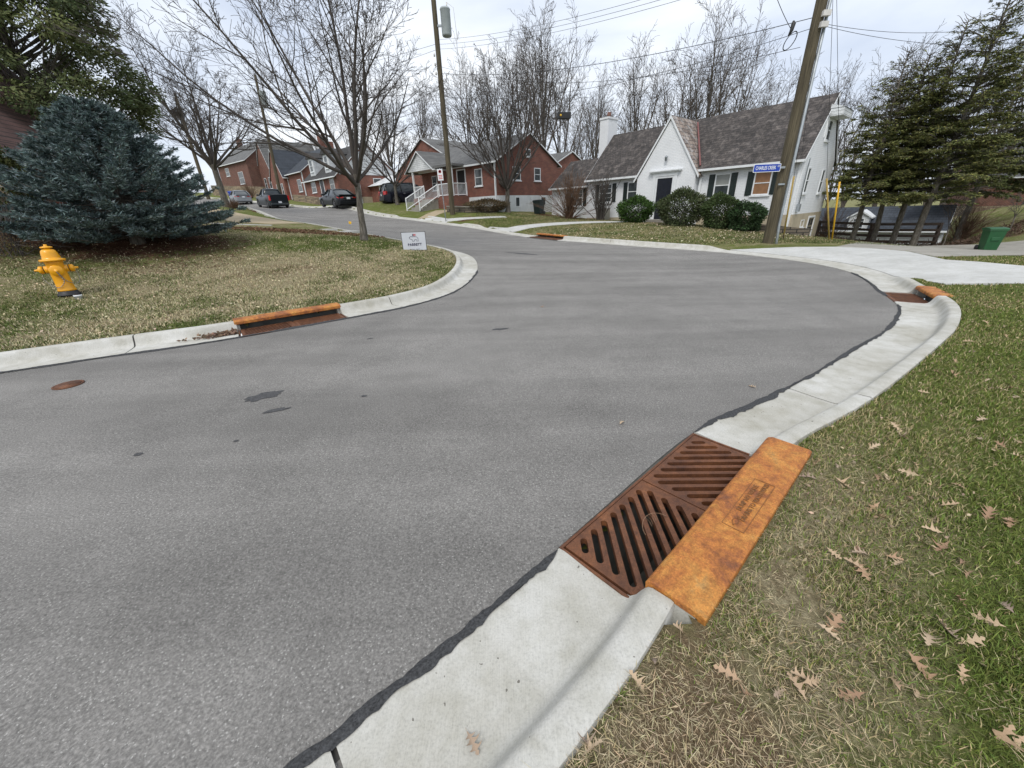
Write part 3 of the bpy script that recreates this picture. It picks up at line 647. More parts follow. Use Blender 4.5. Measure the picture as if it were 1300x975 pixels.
def storm_drain(f, label, a_g, ng, cap0, cap1, detail=True, clean=False):
    g = math.atan2(f.ex[1], f.ex[0]); root = empty('storm_drain', (f.p[0], f.p[1], f.z), g, label, 'storm drain', 'rusty kerb storm drains')
    root.rotation_euler[1] = -math.atan(float(S(*f.w(f.ln, 0))-S(*f.w(0, 0)))/f.ln)
    sg = -1 if f.sgn == 1 else 1           # outward is -y in the local frame for the right-hand kerb
    def bx(b, a0, a1, o0, o1, z0, z1): b.box(a0, a1, min(o0*sg, o1*sg), max(o0*sg, o1*sg), z0, z1)
    # frame
    b = MB(); ed = .014; g0, g1 = a_g; oo = .415
    bx(b, g0-ed, g1+ed, -.002, .014, -.09, .014); bx(b, g0-ed, g0, .014, oo, -.09, .0145); bx(b, g1, g1+ed, .014, oo, -.09, .0145)
    for k in range(1, ng): a = g0+(g1-g0)*k/ng; bx(b, a-.010, a+.010, .0142, oo, -.08, .010)
    b.build('frame', M['rust_dk'], root, bevel=.003)
    for k in range(ng):
        a0 = g0+(g1-g0)*k/ng+.013; a1 = g0+(g1-g0)*(k+1)/ng-.013
        y0, y1 = .018, .455
        gr = grate(root, a0, a1, min(y0*sg, y1*sg), max(y0*sg, y1*sg), f.sgn, (-1 if k % 2 else 1)); gr.location = (0, 0, .013)
    # hood over the kerb opening
    b = MB(); prof = [(.452, .090), (.440, .096), (.438, .135), (.447, .150), (.47, .160), (.665, .156), (.682, .148), (.684, .10), (.66, .10), (.65, .124), (.47, .124), (.462, .090)]
    b.prism([(o*sg, z) for o, z in prof], 'x', cap0, cap1)
    hood = b.build('hood', M['rust'], root, bevel=.004)
    b = MB(); bx(b, cap0+.02, cap1-.02, .645, .672, -.02, .122); b.build('back_plate', M['rust_dk'], root)
    b = MB()
    for a in (cap0, cap1-.06): b = MB(); bx(b, a+.001, a+.059, .475, .645, -.05, .122); b.build('end_block', M['kerb'], root)
    # pit: four walls and a floor with standing water
    b = MB(); D = 1.0
    bx(b, g0-.1, g1+.1, -.10, -.004, -D, -.012); bx(b, cap0+.06, cap1-.06, .60, .644, -D, .12); bx(b, g0-.1, g0-.016, -.004, .60, -D, -.02); bx(b, g1+.016, g1+.1, -.004, .60, -D, -.02); bx(b, g0-.1, g1+.1, -.1, .60, -D-.05, -D)
    b.build('pit', M['pit'], root)
    if detail:
        # rubber strips / hoses glimpsed below and cast lettering on the hood
        def txt(body, size, a, o):
            cu_ = bpy.data.curves.new('lettering', 'FONT'); cu_.body = body; cu_.size = size; cu_.extrude = .0012; cu_.align_x = 'LEFT'; cu_.resolution_u = 2; cu_.offset = .0006
            to = bpy.data.objects.new('lettering', cu_); C.objects.link(to); dg = bpy.context.evaluated_depsgraph_get(); me = bpy.data.meshes.new_from_object(to.evaluated_get(dg)); bpy.data.objects.remove(to)
            me.materials.clear(); me.materials.append(M['letters']); t2 = bpy.data.objects.new('lettering', me); C.objects.link(t2); t2.parent = hood; t2.location = (a, o*sg, .1605); t2.rotation_euler = (R_(-.9)*sg*-1, 0, 0)
        txt('DUMP NO WASTE', .032, .70, .568); txt('DRAINS TO WATERWAYS', .032, .635, .606)
        b = MB()
        for (a0, a1, o0, o1) in ((.56, 1.02, .531, .5335), (.56, 1.02, .6275, .630), (.56, .5625, .5335, .6275), (1.0175, 1.02, .5335, .6275)): bx(b, a0, a1, o0, o1, .1585, .1605)
        b.build('cast_border', M['letters'], hood)
        # the little cast fish
        b = MB(); pts = []
        for k in range(25):
            t = -1+2*k/24; pts.append((.615+.035*t, (.575+.013*math.cos(t*1.9))*sg, .1606))
        for k in range(25):
            t = 1-2*k/24; pts.append((.615+.035*t, (.575-.013*math.cos(t*1.9))*sg, .1606))
        b.tube(pts, .0016, 4, cap=False); b.build('cast_fish', M['letters'], hood)
        b = MB(); q = []
        for k in range(16): an = .3+k*.16; q.append((.47+.10*math.cos(an), (.30-.10*math.sin(an))*sg, .022+.012*math.sin(k*.3)))
        b.tube(q, .0015, 4)
        for j in range(5):
            p0 = q[4+j]; b.tube([p0, (p0[0]-.01, p0[1]+(.02+.003*j)*sg, p0[2]-.002), (p0[0]-.03, p0[1]+(.04+.004*j)*sg, p0[2]-.004)], .0009, 4)
        o = b.build('dry_weed', M['leafdry']); o.matrix_world = Matrix.Translation((f.p[0], f.p[1], f.z))@Matrix.Rotation(g, 4, 'Z')
        tag(o, 'thin dry feathery weed stem lying on the nearest grate', 'dead weed')
    return root
f = DR[0]; storm_drain(f, 'large rusty double grate drain with orange cast hood, nearest, between grass and asphalt', (.016, 1.484), 2, .03, 1.55)
f = DR[1]; storm_drain(f, 'small rusty kerb drain at the far right bend beside the white driveway', (.016, .93), 1, .0, .95, False)
f = DR[2]; storm_drain(f, 'distant rusty kerb drain in front of the white cottage lawn', (.016, 1.98), 2, .0, 2.0, False)
f = DR[3]; storm_drain(f, 'long rusty kerb drain with dark open mouth beside the left lawn', (.016, 1.48), 2, -.02, 1.52, False)
# round iron lid in the road
p = hit(87, 489); b = MB(); b.lathe([(.125, 0), (.125, .008), (.112, .010), (.108, .006), (.0, .006)], 28); b2 = MB(); b2.lathe([(.10, .006), (.10, .010), (.02, .010), (.018, .014), (.0, .014)], 24)
r = empty('valve_lid', (p[0], p[1], p[2]+.001), 0, 'small round rusty valve lid set in the asphalt near the left kerb', 'valve lid'); b.build('rim', M['rust_dk'], r); b2.build('lid', M['rust_dk'], r)
# yellow marker flag
p = on(443, 285); z = Gp(*p); r = empty('marker_flag', (p[0], p[1], z-.02), 0, 'tiny yellow utility marker flag at the edge of the street', 'marker flag'); b = MB(); b.tube([(0, 0, 0), (0, 0, .45)], .006, 5); b.build('stem', M['galv'], r)
b = MB(); b.add([(0, 0, .45), (.15, .04, .43), (.13, .0, .30), (0, 0, .32)], [(0, 1, 2, 3)]); o = b.build('flag', M['yellow'], r); o.modifiers.new('s', 'SOLIDIFY').thickness = .004
# ================================================================== buildings
class Face:                    # a wall plane in a house's own frame: o origin, u along the wall, n outwards
    def __init__(s, o, u, n): s.o = Vector(o); s.u = Vector(u); s.n = Vector(n)
    def P(s, a, d, z): p = s.o+s.u*a+s.n*d; return (p.x, p.y, p.z+z)
    def box(s, b, a0, a1, d0, d1, z0, z1, m=0):
        v = [s.P(a, d, z) for a in (a0, a1) for d in (d0, d1) for z in (z0, z1)]
        b.add(v, [(0,1,3,2),(4,6,7,5),(0,4,5,1),(2,3,7,6),(0,2,6,4),(1,5,7,3)], m)
def window(par, fc, a0, a1, z0, z1, mid=True, glass='glass', lower=None, shut=0., bars=False, sill=True, fr=.055, name='window'):
    b = MB()
    fc.box(b, a0, a1, -.02, .035, z1-fr, z1); fc.box(b, a0, a1, -.02, .035, z0, z0+fr); fc.box(b, a0, a0+fr, -.02, .034, z0+fr, z1-fr); fc.box(b, a1-fr, a1, -.02, .034, z0+fr, z1-fr)
    if mid: fc.box(b, a0+fr, a1-fr, -.01, .028, (z0+z1)/2-.02, (z0+z1)/2+.02)
    if bars:
        fc.box(b, (a0+a1)/2-.012, (a0+a1)/2+.012, -.01, .024, z0+fr, z1-fr)
        for q in (.25, .75): z = z0+(z1-z0)*q; fc.box(b, a0+fr, a1-fr, -.01, .022, z-.01, z+.01)
    w_ = b.build(name, M['trim'], par)
    b = MB(); fc.box(b, a0+fr, a1-fr, -.03, .006, (z0+z1)/2 if lower else z0+fr, z1-fr); b.build('pane', M[glass], w_)
    if lower: b = MB(); fc.box(b, a0+fr, a1-fr, -.03, .008, z0+fr, (z0+z1)/2); b.build('pane', M[lower], w_)
    if sill: b = MB(); fc.box(b, a0-.07, a1+.07, -.02, .085, z0-.07, z0-.003); b.build('sill', M['trim'], w_)
    if shut:
        for x0, x1 in ((a0-.02-shut, a0-.02), (a1+.02, a1+.02+shut)):
            b = MB(); fc.box(b, x0, x1, .0, .03, z0, z1)
            for k in range(10): z = z0+.05+(z1-z0-.1)*k/10; fc.box(b, x0+.04, x1-.04, .03, .042, z, z+.05*(z1-z0)/1.1*.8)
            b.build('shutter', M['shutter'], par)
    return w_
def door(par, fc, a0, a1, z0, z1, mat='door_dk', fr=.09):
    b = MB(); fc.box(b, a0-fr, a0, -.02, .05, z0, z1+fr); fc.box(b, a1, a1+fr, -.02, .05, z0, z1+fr); fc.box(b, a0, a1, -.02, .05, z1, z1+fr); b.build('door_frame', M['trim'], par)
    b = MB(); fc.box(b, a0, a1, -.03, .012, z0, z1); 
    for k in range(3):
        for j in range(2): x = a0+(a1-a0)*(.14+.42*j); z = z0+(z1-z0)*(.08+.31*k); fc.box(b, x, x+(a1-a0)*.3, .012, .022, z, z+(z1-z0)*.24)
    d = b.build('door', M[mat], par); b = MB(); p = fc.P(a1-.08, .05, (z0+z1)/2); b.lathe([(.0, -.03), (.03, -.02), (.03, .02), (0, .03)], 8, p); b.build('handle', M['chrome'], d); return d
def gable_walls(par, name, mat, x0, x1, y0, y1, zb, ze, za, ridge='x', fnd=None, zf=0., fm='found'):
    """box walls with gables; ridge 'x' puts the gables on the x ends"""
    b = MB()
    if ridge == 'x':
        ym = (y0+y1)/2; b.prism([(y0, zf), (y1, zf), (y1, ze), (ym, za), (y0, ze)], 'x', x0, x1)
    else:
        xm = (x0+x1)/2; b.prism([(x0, zf), (x1, zf), (x1, ze), (xm, za), (x0, ze)], 'y', y0, y1)
    b.build(name, mat, par)
    if zb < zf: b = MB(); e = .012; b.box(x0-e, x1+e, y0-e, y1+e, zb, zf-.001); b.build('foundation', M[fm], par)
def roof2(par, mat, x0, x1, y0, y1, ze, za, ridge='x', ov=.3, ovg=.12, th=.09, name='roof', trimm=True):
    """two-slope roof; overhang ov at eaves, ovg at gables"""
    b = MB(); c = (y0+y1)/2 if ridge == 'x' else (x0+x1)/2; hw = ((y1-y0) if ridge == 'x' else (x1-x0))/2; sl = (za-ze)/hw; lo = ze-sl*ov
    prof = [(c-hw-ov, lo+.02), (c, za+.02), (c+hw+ov, lo+.02), (c+hw+ov, lo+.02+th), (c, za+.02+th*1.15), (c-hw-ov, lo+.02+th)]
    A, B = (x0-ovg, x1+ovg) if ridge == 'x' else (y0-ovg, y1+ovg)
    for s in (0, 1):
        p = [prof[0], prof[1], prof[4], prof[5]] if s == 0 else [prof[1], prof[2], prof[3], prof[4]]
        b.prism(p, ridge, A, B)
    r = b.build(name, mat, par)
    if trimm:
        for e in (A-.02, B+.001):
            for s in (0, 1):
                b = MB()
                p0, p1 = (prof[0], prof[1]) if s == 0 else (prof[1], prof[2]); b.prism([p0, p1, (p1[0], p1[1]+th*.95), (p0[0], p0[1]+th*.95)], ridge, e, e+.019); b.build('rake_trim', M['trim'], par)
        for q in (prof[0], prof[2]):
            b = MB(); s = -1 if q is prof[0] else 1; a0, a1 = (q[0]-.11, q[0]-.001) if s < 0 else (q[0]+.001, q[0]+.11)
            if ridge == 'x': b.box(A, B, a0, a1, q[1]-.02, q[1]+.085)
            else: b.box(a0, a1, A, B, q[1]-.02, q[1]+.085)
            b.build('gutter', M['trim'], par)
    return r
FX = lambda x=0, y=0: Face((x, y, 0), (1, 0, 0), (0, -1, 0))       # front: a = x
RX = lambda x=0, y=0: Face((x, y, 0), (0, 1, 0), (1, 0, 0))        # right side: a = y

# ---- white cottage
o = at(1006, 272.5, 20)
W = empty('white_cottage', o, R_(-49), 'white painted brick cottage with steep slate roof and pointed front gable', 'house')
fr_ = FX(); D = 5.2; LW = 12.3
gable_walls(W, 'wall', M['wbrick'], -LW, 0, 0, D, -1.6, 2.47, 5.0)
roof2(W, M['roof_x'], -LW, 0, 0, D, 2.47, 5.0, ov=.28, ovg=.06)
# left wing
gable_walls(W, 'wing_wall', M['wbrick'], -15.9, -LW-.005, .3, 4.6, -1.2, 2.1, 3.75, zf=-.4, fm='wfound')
roof2(W, M['roof_x'], -15.9, -LW-.14, .3, 4.6, 2.1, 3.75, ov=.25, ovg=.05, name='wing_roof')
# front gable
b = MB(); b.prism([(-8.30, -1.1), (-4.78, -1.1), (-4.78, 2.1), (-6.54, 4.85), (-8.30, 2.1)], 'y', -.45, 2.2); b.build('gable_wall', M['wbrick'], W)
b = MB(); xm = -6.54
for s, m in ((-1, 'a'), (1, 'b')):
    x0 = xm+s*1.95; b.prism([(x0, 1.92), (xm, 4.90), (xm, 5.02), (x0+s*.02, 2.0)], 'y', -.50, 2.45)
b.build('gable_roof', M['roof_y'], W)
b = MB()
for s in (-1, 1):
    x0 = xm+s*1.94; b.prism([(x0, 1.90), (xm, 4.86), (xm, 5.0), (x0+s*.02, 2.02)], 'y', -.53, -.503)
b.build('gable_trim', M['trim'], W)
b = MB(); b.add([(xm+.12, 2.28, 4.93), (xm+.18, 2.32, 4.93), (xm+1.85, -.18, 2.52), (xm+1.78, -.22, 2.50)], [(0, 1, 2, 3)]); v = b.build('copper_flashing', M['copper'], W); v.modifiers.new('s', 'SOLIDIFY').thickness = .05
g = FX(0, -.45)
door(W, g, -6.96, -6.05, -.12, 2.02)
b = MB(); g.box(b, -7.22, -7.06, .0, .07, -.12, 2.12); g.box(b, -5.95, -5.79, .0, .07, -.12, 2.12); g.box(b, -7.24, -5.77, .0, .08, 2.121, 2.30); g.box(b, -7.42, -5.62, .0, .16, 2.301, 2.36); g.box(b, -7.48, -5.56, .0, .22, 2.361, 2.42); b.build('door_surround', M['trim'], W)
b = MB(); p = g.P(-6.52, .14, 2.98); b.lathe([(.02, .16), (.09, .05), (.07, .04), (.07, -.1), (.03, -.12)], 8, p); b.box(p[0]-.015, p[0]+.015, p[1]+.01, p[1]+.15, p[2]+.08, p[2]+.12); b.build('wall_lantern', M['galv'], W)
b = MB(); p = g.P(-5.42, .03, 1.08); b.box(p[0]-.16, p[0]+.16, p[1]-.02, p[1]+.02, p[2]-.02, p[2]+.07); b.tube([(p[0]-.1, p[1], p[2]+.07), (p[0], p[1], p[2]+.17), (p[0]+.1, p[1], p[2]+.07)], .03, 6); b.build('mailbox_plaque', M['black'], W)
b = MB(); b.box(-7.6, -5.4, -1.55, -.46, -1.3, -.28); b.box(-7.3, -5.7, -1.15, -.465, -.28, -.13); b.build('front_step', M['old_slab'], W)
window(W, fr_, -3.90, -3.12, .92, 2.02, glass='blind', lower='glass', shut=.30)
window(W, fr_, -2.0, -1.22, .92, 2.0, glass='blind_brown', lower='blind_brown', shut=.30)
window(W, fr_, -9.2, -8.45, .92, 2.0, lower='glass', shut=.28)
window(W, fr_, -11.35, -10.35, .92, 2.0, bars=True, shut=.28)
window(W, FX(0, .3), -14.0, -12.95, .75, 1.85, bars=True, shut=.28, mid=True)
# side wall
sd = RX()
window(W, sd, .75, 1.25, .92, 2.02, sill=True); window(W, sd, 3.3, 3.85, .92, 2.02)
window(W, sd, 2.25, 2.9, 3.2, 4.05, mid=True)
b = MB(); sd.box(b, 1.9, 3.5, .02, .55, 4.12, 4.17); sd.box(b, 1.9, 3.5, .52, .55, 4.171, 4.42); sd.box(b, 1.9, 1.94, .02, .52, 4.171, 4.42); sd.box(b, 3.46, 3.5, .02, .52, 4.171, 4.42); b.prism([(.02, 4.425), (.58, 4.425), (.02, 4.60)], 'y', 1.88, 3.52); b.build('hood', M['siding'], W)
b = MB(); sd.box(b, 1.95, 2.0, .0, .06, 3.3, 4.11); b.build('bracket', M['trim'], W)
window(W, sd, 1.65, 2.2, -.66, -.3, mid=False, fr=.04); door(W, sd, 2.95, 4.0, -1.5, -.25, 'dark')
b = MB(); sd.box(b, .28, .55, .015, .13, .12, .45); b.tube([sd.P(.42, .06, .45), sd.P(.40, .06, 2.1), sd.P(.2, .12, 2.35)], .025, 6); b.build('meter_box', M['galv'], W)
for a in (-.04, ):
    b = MB(); b.box(-.16, -.06, -.11, -.02, -.9, 2.3); b.build('downspout', M['trim'], W)
b = MB(); b.box(-4.70, -4.58, -.12, -.02, -.9, 2.3); b.build('downspout', M['trim'], W)
# chimney
b = MB(); b.box(-13.0, -12.32, 1.9, 2.95, 0, 6.0); b.box(-13.04, -12.28, 1.86, 2.99, 6.0, 6.12); ch = b.build('chimney', M['wbrick'], W); b = MB(); b.lathe([(.14, 6.12), (.13, 6.45), (.10, 6.45)], 10, (-12.66, 2.4, 0)); b.build('chimney_pot', M['brick2'], ch)
# small condenser by the house
q = W.matrix_world
def local_to_world(par_loc, rz, p):
    c, s = math.cos(rz), math.sin(rz); return (par_loc[0]+p[0]*c-p[1]*s, par_loc[1]+p[0]*s+p[1]*c, par_loc[2]+p[2])
wp = local_to_world(o, R_(-49), (-10.6, -.5, 0)); b = MB(); b.box(-.33, .33, -.3, .3, 0, .75)
for k in range(9): b.box(-.335, .335, -.305, .305, .08+k*.07, .10+k*.07)
u = b.build('condenser_unit', M['old_slab'], bevel=.01, loc=(wp[0], wp[1], Gp(wp[0], wp[1])-.05)); u.rotation_euler = (0, 0, R_(-49)); tag(u, 'small grey slatted condenser unit against the white cottage wall behind bare shrubs', 'air conditioner')

# ---- red ranch house with porch
o = at(632, 248, 31)
B = empty('brick_house', o, R_(-45), 'red brick house with white porch railing and white painted basement wall', 'house')
gable_walls(B, 'wall', M['brick'], -9.2, 0, 0, 6.9, -3.2, 2.2, 4.05, fm='wfound')
roof2(B, M['shingle_grey'], -9.2, 0, 0, 6.9, 2.2, 4.05, ov=.3, ovg=.15)
gable_walls(B, 'wing_wall', M['brick'], -5, -.5, 6.91, 12, -2.5, 2.2, 3.3, ridge='x', fm='wfound'); roof2(B, M['shingle_grey'], -5, -.5, 6.91, 12, 2.2, 3.3, ov=.25, name='wing_roof')
gable_walls(B, 'porch_gable', M['siding'], -9.0, -5.6, -1.5, .3, 9, 2.15, 3.35, ridge='y', zf=2.1); roof2(B, M['shingle_grey'], -9.0, -5.6, -1.5, .9, 2.15, 3.35, ridge='y', ov=.25, name='porch_roof')
b = MB(); b.box(-5.6, -3.1, -1.5, -.35, 2.1, 2.25); b.build('porch_canopy', M['shingle_grey'], B)
f2 = FX(); s2 = RX()
window(B, f2, -2.35, -1.55, .72, 1.85); window(B, f2, -7.8, -7.1, .72, 1.8); door(B, f2, -4.4, -3.5, .16, 1.9, 'dark')
window(B, s2, 1.6, 2.45, 1.0, 1.9); window(B, s2, 4.0, 4.75, 1.0, 1.9); window(B, s2, 3.1, 3.6, 2.6, 3.1, mid=False)
window(B, RX(-.5), 8.3, 9.2, 1.2, 1.8, mid=False); window(B, RX(.012), 1.8, 2.3, -.8, -.1, mid=False, sill=False, glass='glass'); window(B, RX(.012), 4.75, 5.4, -.75, -.1, mid=False, sill=False)
b = MB(); b.box(-8.6, -3.2, -1.5, -.001, -1.6, .13); b.build('porch', M['brick'], B)
b = MB()
for x in (-8.45, -3.35): b.box(x-.06, x+.06, -1.46, -1.34, .13, 2.1)
b.v and b.build('porch_posts', M['trim'], B) if False else None
for x in (-8.45, -3.35): b = MB(); b.box(x-.06, x+.06, -1.46, -1.34, .13, 2.1); b.build('porch_post', M['trim'], B)
def railing(par, p0, p1, h=.85):
    b = MB(); p0 = Vector(p0); p1 = Vector(p1); d = p1-p0; n = max(2, int(d.length/.12))
    for dz in (.08, h): b.tube([p0+Vector((0, 0, dz)), p1+Vector((0, 0, dz))], .035, 4, sm=False)
    for k in range(n+1): q = p0+d*k/n; rr = .045 if k in (0, n) else .014; b.tube([q+Vector((0, 0, -.05 if k in (0, n) else .08)), q+Vector((0, 0, h+(.06 if k in (0, n) else 0)))], rr, 4, sm=False)
    return b.build('railing', M['trim'], par)
railing(B, (-3.35, -1.42, .13), (-5.1, -1.42, .13)); railing(B, (-7.1, -1.42, .13), (-8.5, -1.42, .13)); railing(B, (-5.15, -1.5, .13), (-5.15, -3.3, -.75)); railing(B, (-6.95, -1.5, .13), (-6.95, -3.3, -.75)); railing(B, (-3.35, -1.4, .13), (-3.35, -.05, .13))
b = MB()
for k in range(5): b.box(-6.9, -5.2, -1.5-.36*(k+1), -1.5-.36*k, -1.6, .0-.18*k)
b.build('steps', M['old_slab'], B)
for x, y in ((-.08, -.12),): b = MB(); b.box(x-.05, x+.05, y-.05, y+.05, -1.2, 2.15); b.build('downspout', M['trim'], B)
# retaining wall, planting and white edging before its corner
def wallrun(name, label, pts, h, th, mat, up=.0, cap=None, grp=None, cat='retaining wall'):
    pts = [np.array(p, float) for p in pts]; P = [pts[0]]
    for i in range(1, len(pts)):
        n = max(1, int(np.linalg.norm(pts[i]-pts[i-1])/.8)); P += [pts[i-1]+(pts[i]-pts[i-1])*k/n for k in range(1, n+1)]
    P = np.array(P); T = np.gradient(P, axis=0); T /= np.linalg.norm(T, axis=1)[:, None]; n_ = np.stack([-T[:, 1], T[:, 0]], 1); z = G(P[:, 0], P[:, 1]); c = P.mean(0)
    r = empty(name, (c[0], c[1], float(z.mean())), 0, label, cat, grp)
    for (a0, a1, q, m, nm) in ((-th/2, th/2, (-.5, h), mat, 'wall'),)+(((-th/2-.03, th/2+.03, (h+.001, h+.06), cap, 'coping'),) if cap else ()):
        b = MB(); V = []
        for i in range(len(P)):
            for d, zz in ((a0, q[0]), (a0, q[1]), (a1, q[1]), (a1, q[0])): p = P[i]+n_[i]*d; V.append((p[0]-c[0], p[1]-c[1], z[i]+zz+up-float(z.mean())))
        b.add(V, [(i*4+j, i*4+(j+1) % 4, (i+1)*4+(j+1) % 4, (i+1)*4+j) for i in range(len(P)-1) for j in range(4)]+[(0, 1, 2, 3), tuple(4*(len(P)-1)+k for k in (3, 2, 1, 0))]); b.build(nm, m, r)
    return r
wallrun('retaining_wall', 'low dark block retaining wall in front of the brick porch steps', [(-4.2, 31.0), (-2.6, 30.2), (-1.0, 30.3), (-.6, 30.8)], .35, .25, M['blockwall'], cap=M['old_slab'])
wallrun('retaining_wall', 'dark stacked block retaining wall at the right corner of the white cottage', [(10.9, 20.5), (12.3, 19.0), (13.6, 18.6), (14.0, 19.5)], .42, .3, M['blockwall'], up=-.1)
wallrun('stone_wall', 'low tan fieldstone wall beside the street left of the parked black sedan', [(-28, 57.5), (-24, 53), (-20.3, 48.0)], .75, .4, M['stone'], cat='stone wall')

def simple_house(name, label, o, rz, L_, Dp, zb, ze, za, wall, roof, wins=(), doors=(), sidew=(), ridge='x', chim=None, grp=None):
    h = empty(name, o, R_(rz), label, 'house', grp)
    gable_walls(h, 'wall', M[wall], -L_, 0, 0, Dp, zb, ze, za, ridge=ridge); roof2(h, M[roof], -L_, 0, 0, Dp, ze, za, ridge=ridge, ov=.3, ovg=.15)
    for w_ in wins: window(h, FX(), *w_)
    for d in doors: door(h, FX(), *d)
    for w_ in sidew: window(h, RX(), *w_)
    if chim: b = MB(); b.box(chim[0]-.4, chim[0]+.4, chim[1]-.35, chim[1]+.35, ze-.5, chim[2]); b.build('chimney', M[wall], h)
    return h
# ---- gabled brick house behind the minivan
HB = simple_house('brick_house', 'tall gabled red brick house with low garage wing behind the navy minivan', at(548, 240, 41), -45, 10.6, 9, -2.4, 1.5, 4.1, 'brick', 'shingle_grey', wins=[(-1.3, -.7, -.3, .9), (-4.6, -3.9, -.3, .9), (-3.4, -2.8, -.3, .9), (-5.6, -5.0, 1.9, 2.6)], ridge='y')
HB.location = tuple(np.array(HB.location)+np.array([.707, -.707, 0])*4.6)
b = MB(); b.box(-17.5, -10.62, .2, 6, -2.4, 1.0); b.build('garage_wall', M['brick'], HB); b = MB(); b.prism([(-.2, .9), (6.2, .9), (3, 2.2)], 'x', -17.7, -10.63); b.build('garage_roof', M['siding'], HB)
fb = FX(0, .2); door(HB, fb, -13.6, -12.7, -1.5, .55, 'siding'); window(HB, fb, -12.1, -11.2, -.9, .6)
for x in (-14.5, -11.0): b = MB(); b.box(x-.05, x+.05, .08, .18, -1.9, .9); b.build('downspout', M['trim'], HB)
# ---- dormered brick house
HC = simple_house('brick_house', 'brick house with dark steep roof and two white dormers behind the black sedan', at(432, 250, 47), -45, 9.0, 7.6, -2, 2.15, 5.3, 'brick', 'shingle', wins=[(-1.9, -.8, .75, 1.9), (-7.2, -5.9, .75, 1.9)], doors=[(-4.5, -3.6, .0, 1.95)], sidew=[(4.2, 5.2, .9, 1.9)], chim=(-8.3, 3.6, 6.4))
for x in (-6.9, -2.6):
    b = MB(); b.box(x-.7, x+.7, .35, 3.4, 2.5, 4.3); d_ = b.build('dormer', M['siding'], HC); b = MB(); b.prism([(x-.9, 4.301), (x+.9, 4.301), (x+.9, 4.36), (x, 4.95), (x-.9, 4.36)], 'y', .15, 3.6); b.build('dormer_roof', M['shingle'], d_)
    window(HC, FX(0, .35), x-.42, x+.42, 2.95, 4.15)
b = MB(); b.prism([(.3, 2.2), (7.3, 2.2), (3.8, 5.1)], 'x', .012, .05); b.build('gable_siding', M['siding'], HC)
b = MB(); b.box(-4, .0, 7.61, 15.5, -2.4, .9); b.build('rear_wall', M['brick'], HC); b = MB(); b.box(-4.1, .15, 7.62, 15.7, .9, 1.05); b.build('rear_roof', M['trim'], HC)
door(HC, RX(), 13.1, 14.2, -1.6, .45, 'siding')
for y in (2.4, 8.2): b = MB(); b.box(.06, .16, y-.05, y+.05, -1.5, 2.1 if y < 5 else .9); b.build('downspout', M['trim'], HC)
# ---- blue grey roofed house
HD = simple_house('brick_house', 'brick house with blue grey roof and white downspouts behind the dark pickup', at(391, 252, 58), -45, 5.6, 8, -2.5, 3.3, 6.2, 'brick', 'shingle_blue', wins=[(-2.4, -1.1, .9, 2.4)], chim=(-5.0, 5.5, 8.4), sidew=[(2.2, 3.4, .9, 2.3)])
gable_walls(HD, 'front_gable', M['brick'], -11.0, -5.7, -.6, 6, -2.5, 3.1, 6.5, ridge='y'); roof2(HD, M['shingle_blue'], -11.0, -5.7, -.6, 6, 3.1, 6.5, ridge='y', name='gable_roof', ov=.25)
window(HD, FX(0, -.6), -9.2, -8.2, .6, 2.2); window(HD, FX(0, -.6), -7.3, -6.5, .6, 2.2)
b = MB(); b.box(-5.75, -5.63, -.12, -.02, -1.5, 3.2); b.build('downspout', M['trim'], HD)
b = MB(); b.box(-.15, -.03, -.12, -.02, -1.5, 3.2); b.build('downspout', M['trim'], HD)
# ---- far two-storey house and its neighbour
HE = simple_house('brick_house', 'far brick house with white window boxes behind the silver sedan', at(322, 240, 76), -38, 13, 9, -6, 4.5, 7.9, 'brick2', 'shingle_grey', wins=[(-4.6, -2.6, 1.0, 2.9), (-9.8, -8.2, 2.6, 3.9)], chim=(-11.8, 4.5, 9.2), ridge='x')
HF = simple_house('brick_house', 'brick house with chimney between the far house and blue grey roof', at(352, 246, 74), -42, 6, 9, -5, 3.0, 8.2, 'brick2', 'shingle_grey', wins=[(-2.2, -1.2, .9, 2.6), (-4.2, -3.3, .9, 2.6)], chim=(-5.2, 4.4, 8.2), ridge='y')
wallrun('stone_wall', 'long pale stone retaining wall below the far brick house', [(-52, 78), (-45, 73.5), (-38, 69)], 1.6, .5, M['stone'], cat='stone wall')
# ---- brick house at the left edge
p = at(44, 300, 12.4)
HN = empty('brick_house', p, R_(14), 'nearest brick house with tan stone corner at the left edge', 'house')
gable_walls(HN, 'wall', M['brick2'], -8, 0, 0, 6, -1.2, 2.35, 7.2, ridge='y', zf=.35); roof2(HN, M['shingle_red'], -8, 0, 0, 6, 2.35, 7.2, ridge='y', ov=.3, ovg=.25)
b = MB(); b.box(-1.0, -.02, -.14, -.013, .2, 3.2); b.box(-.02, .12, -.14, .9, .2, 2.2); b.build('stone_corner', M['stone'], HN); window(HN, FX(), -2.3, -1.45, 1.3, 2.7)
b = MB(); b.box(.13, .8, 2.2, 5.6, -.5, 2.0); b.build('wing_wall', M['brick2'], HN); b = MB(); b.prism([(1.9, 2.001), (5.9, 2.001), (3.9, 3.0)], 'x', .13, 1.0); b.build('wing_roof', M['shingle_red'], HN); b = MB(); b.box(.13, 1.02, 1.78, 1.89, 1.93, 2.05); b.build('gutter', M['trim'], HN)
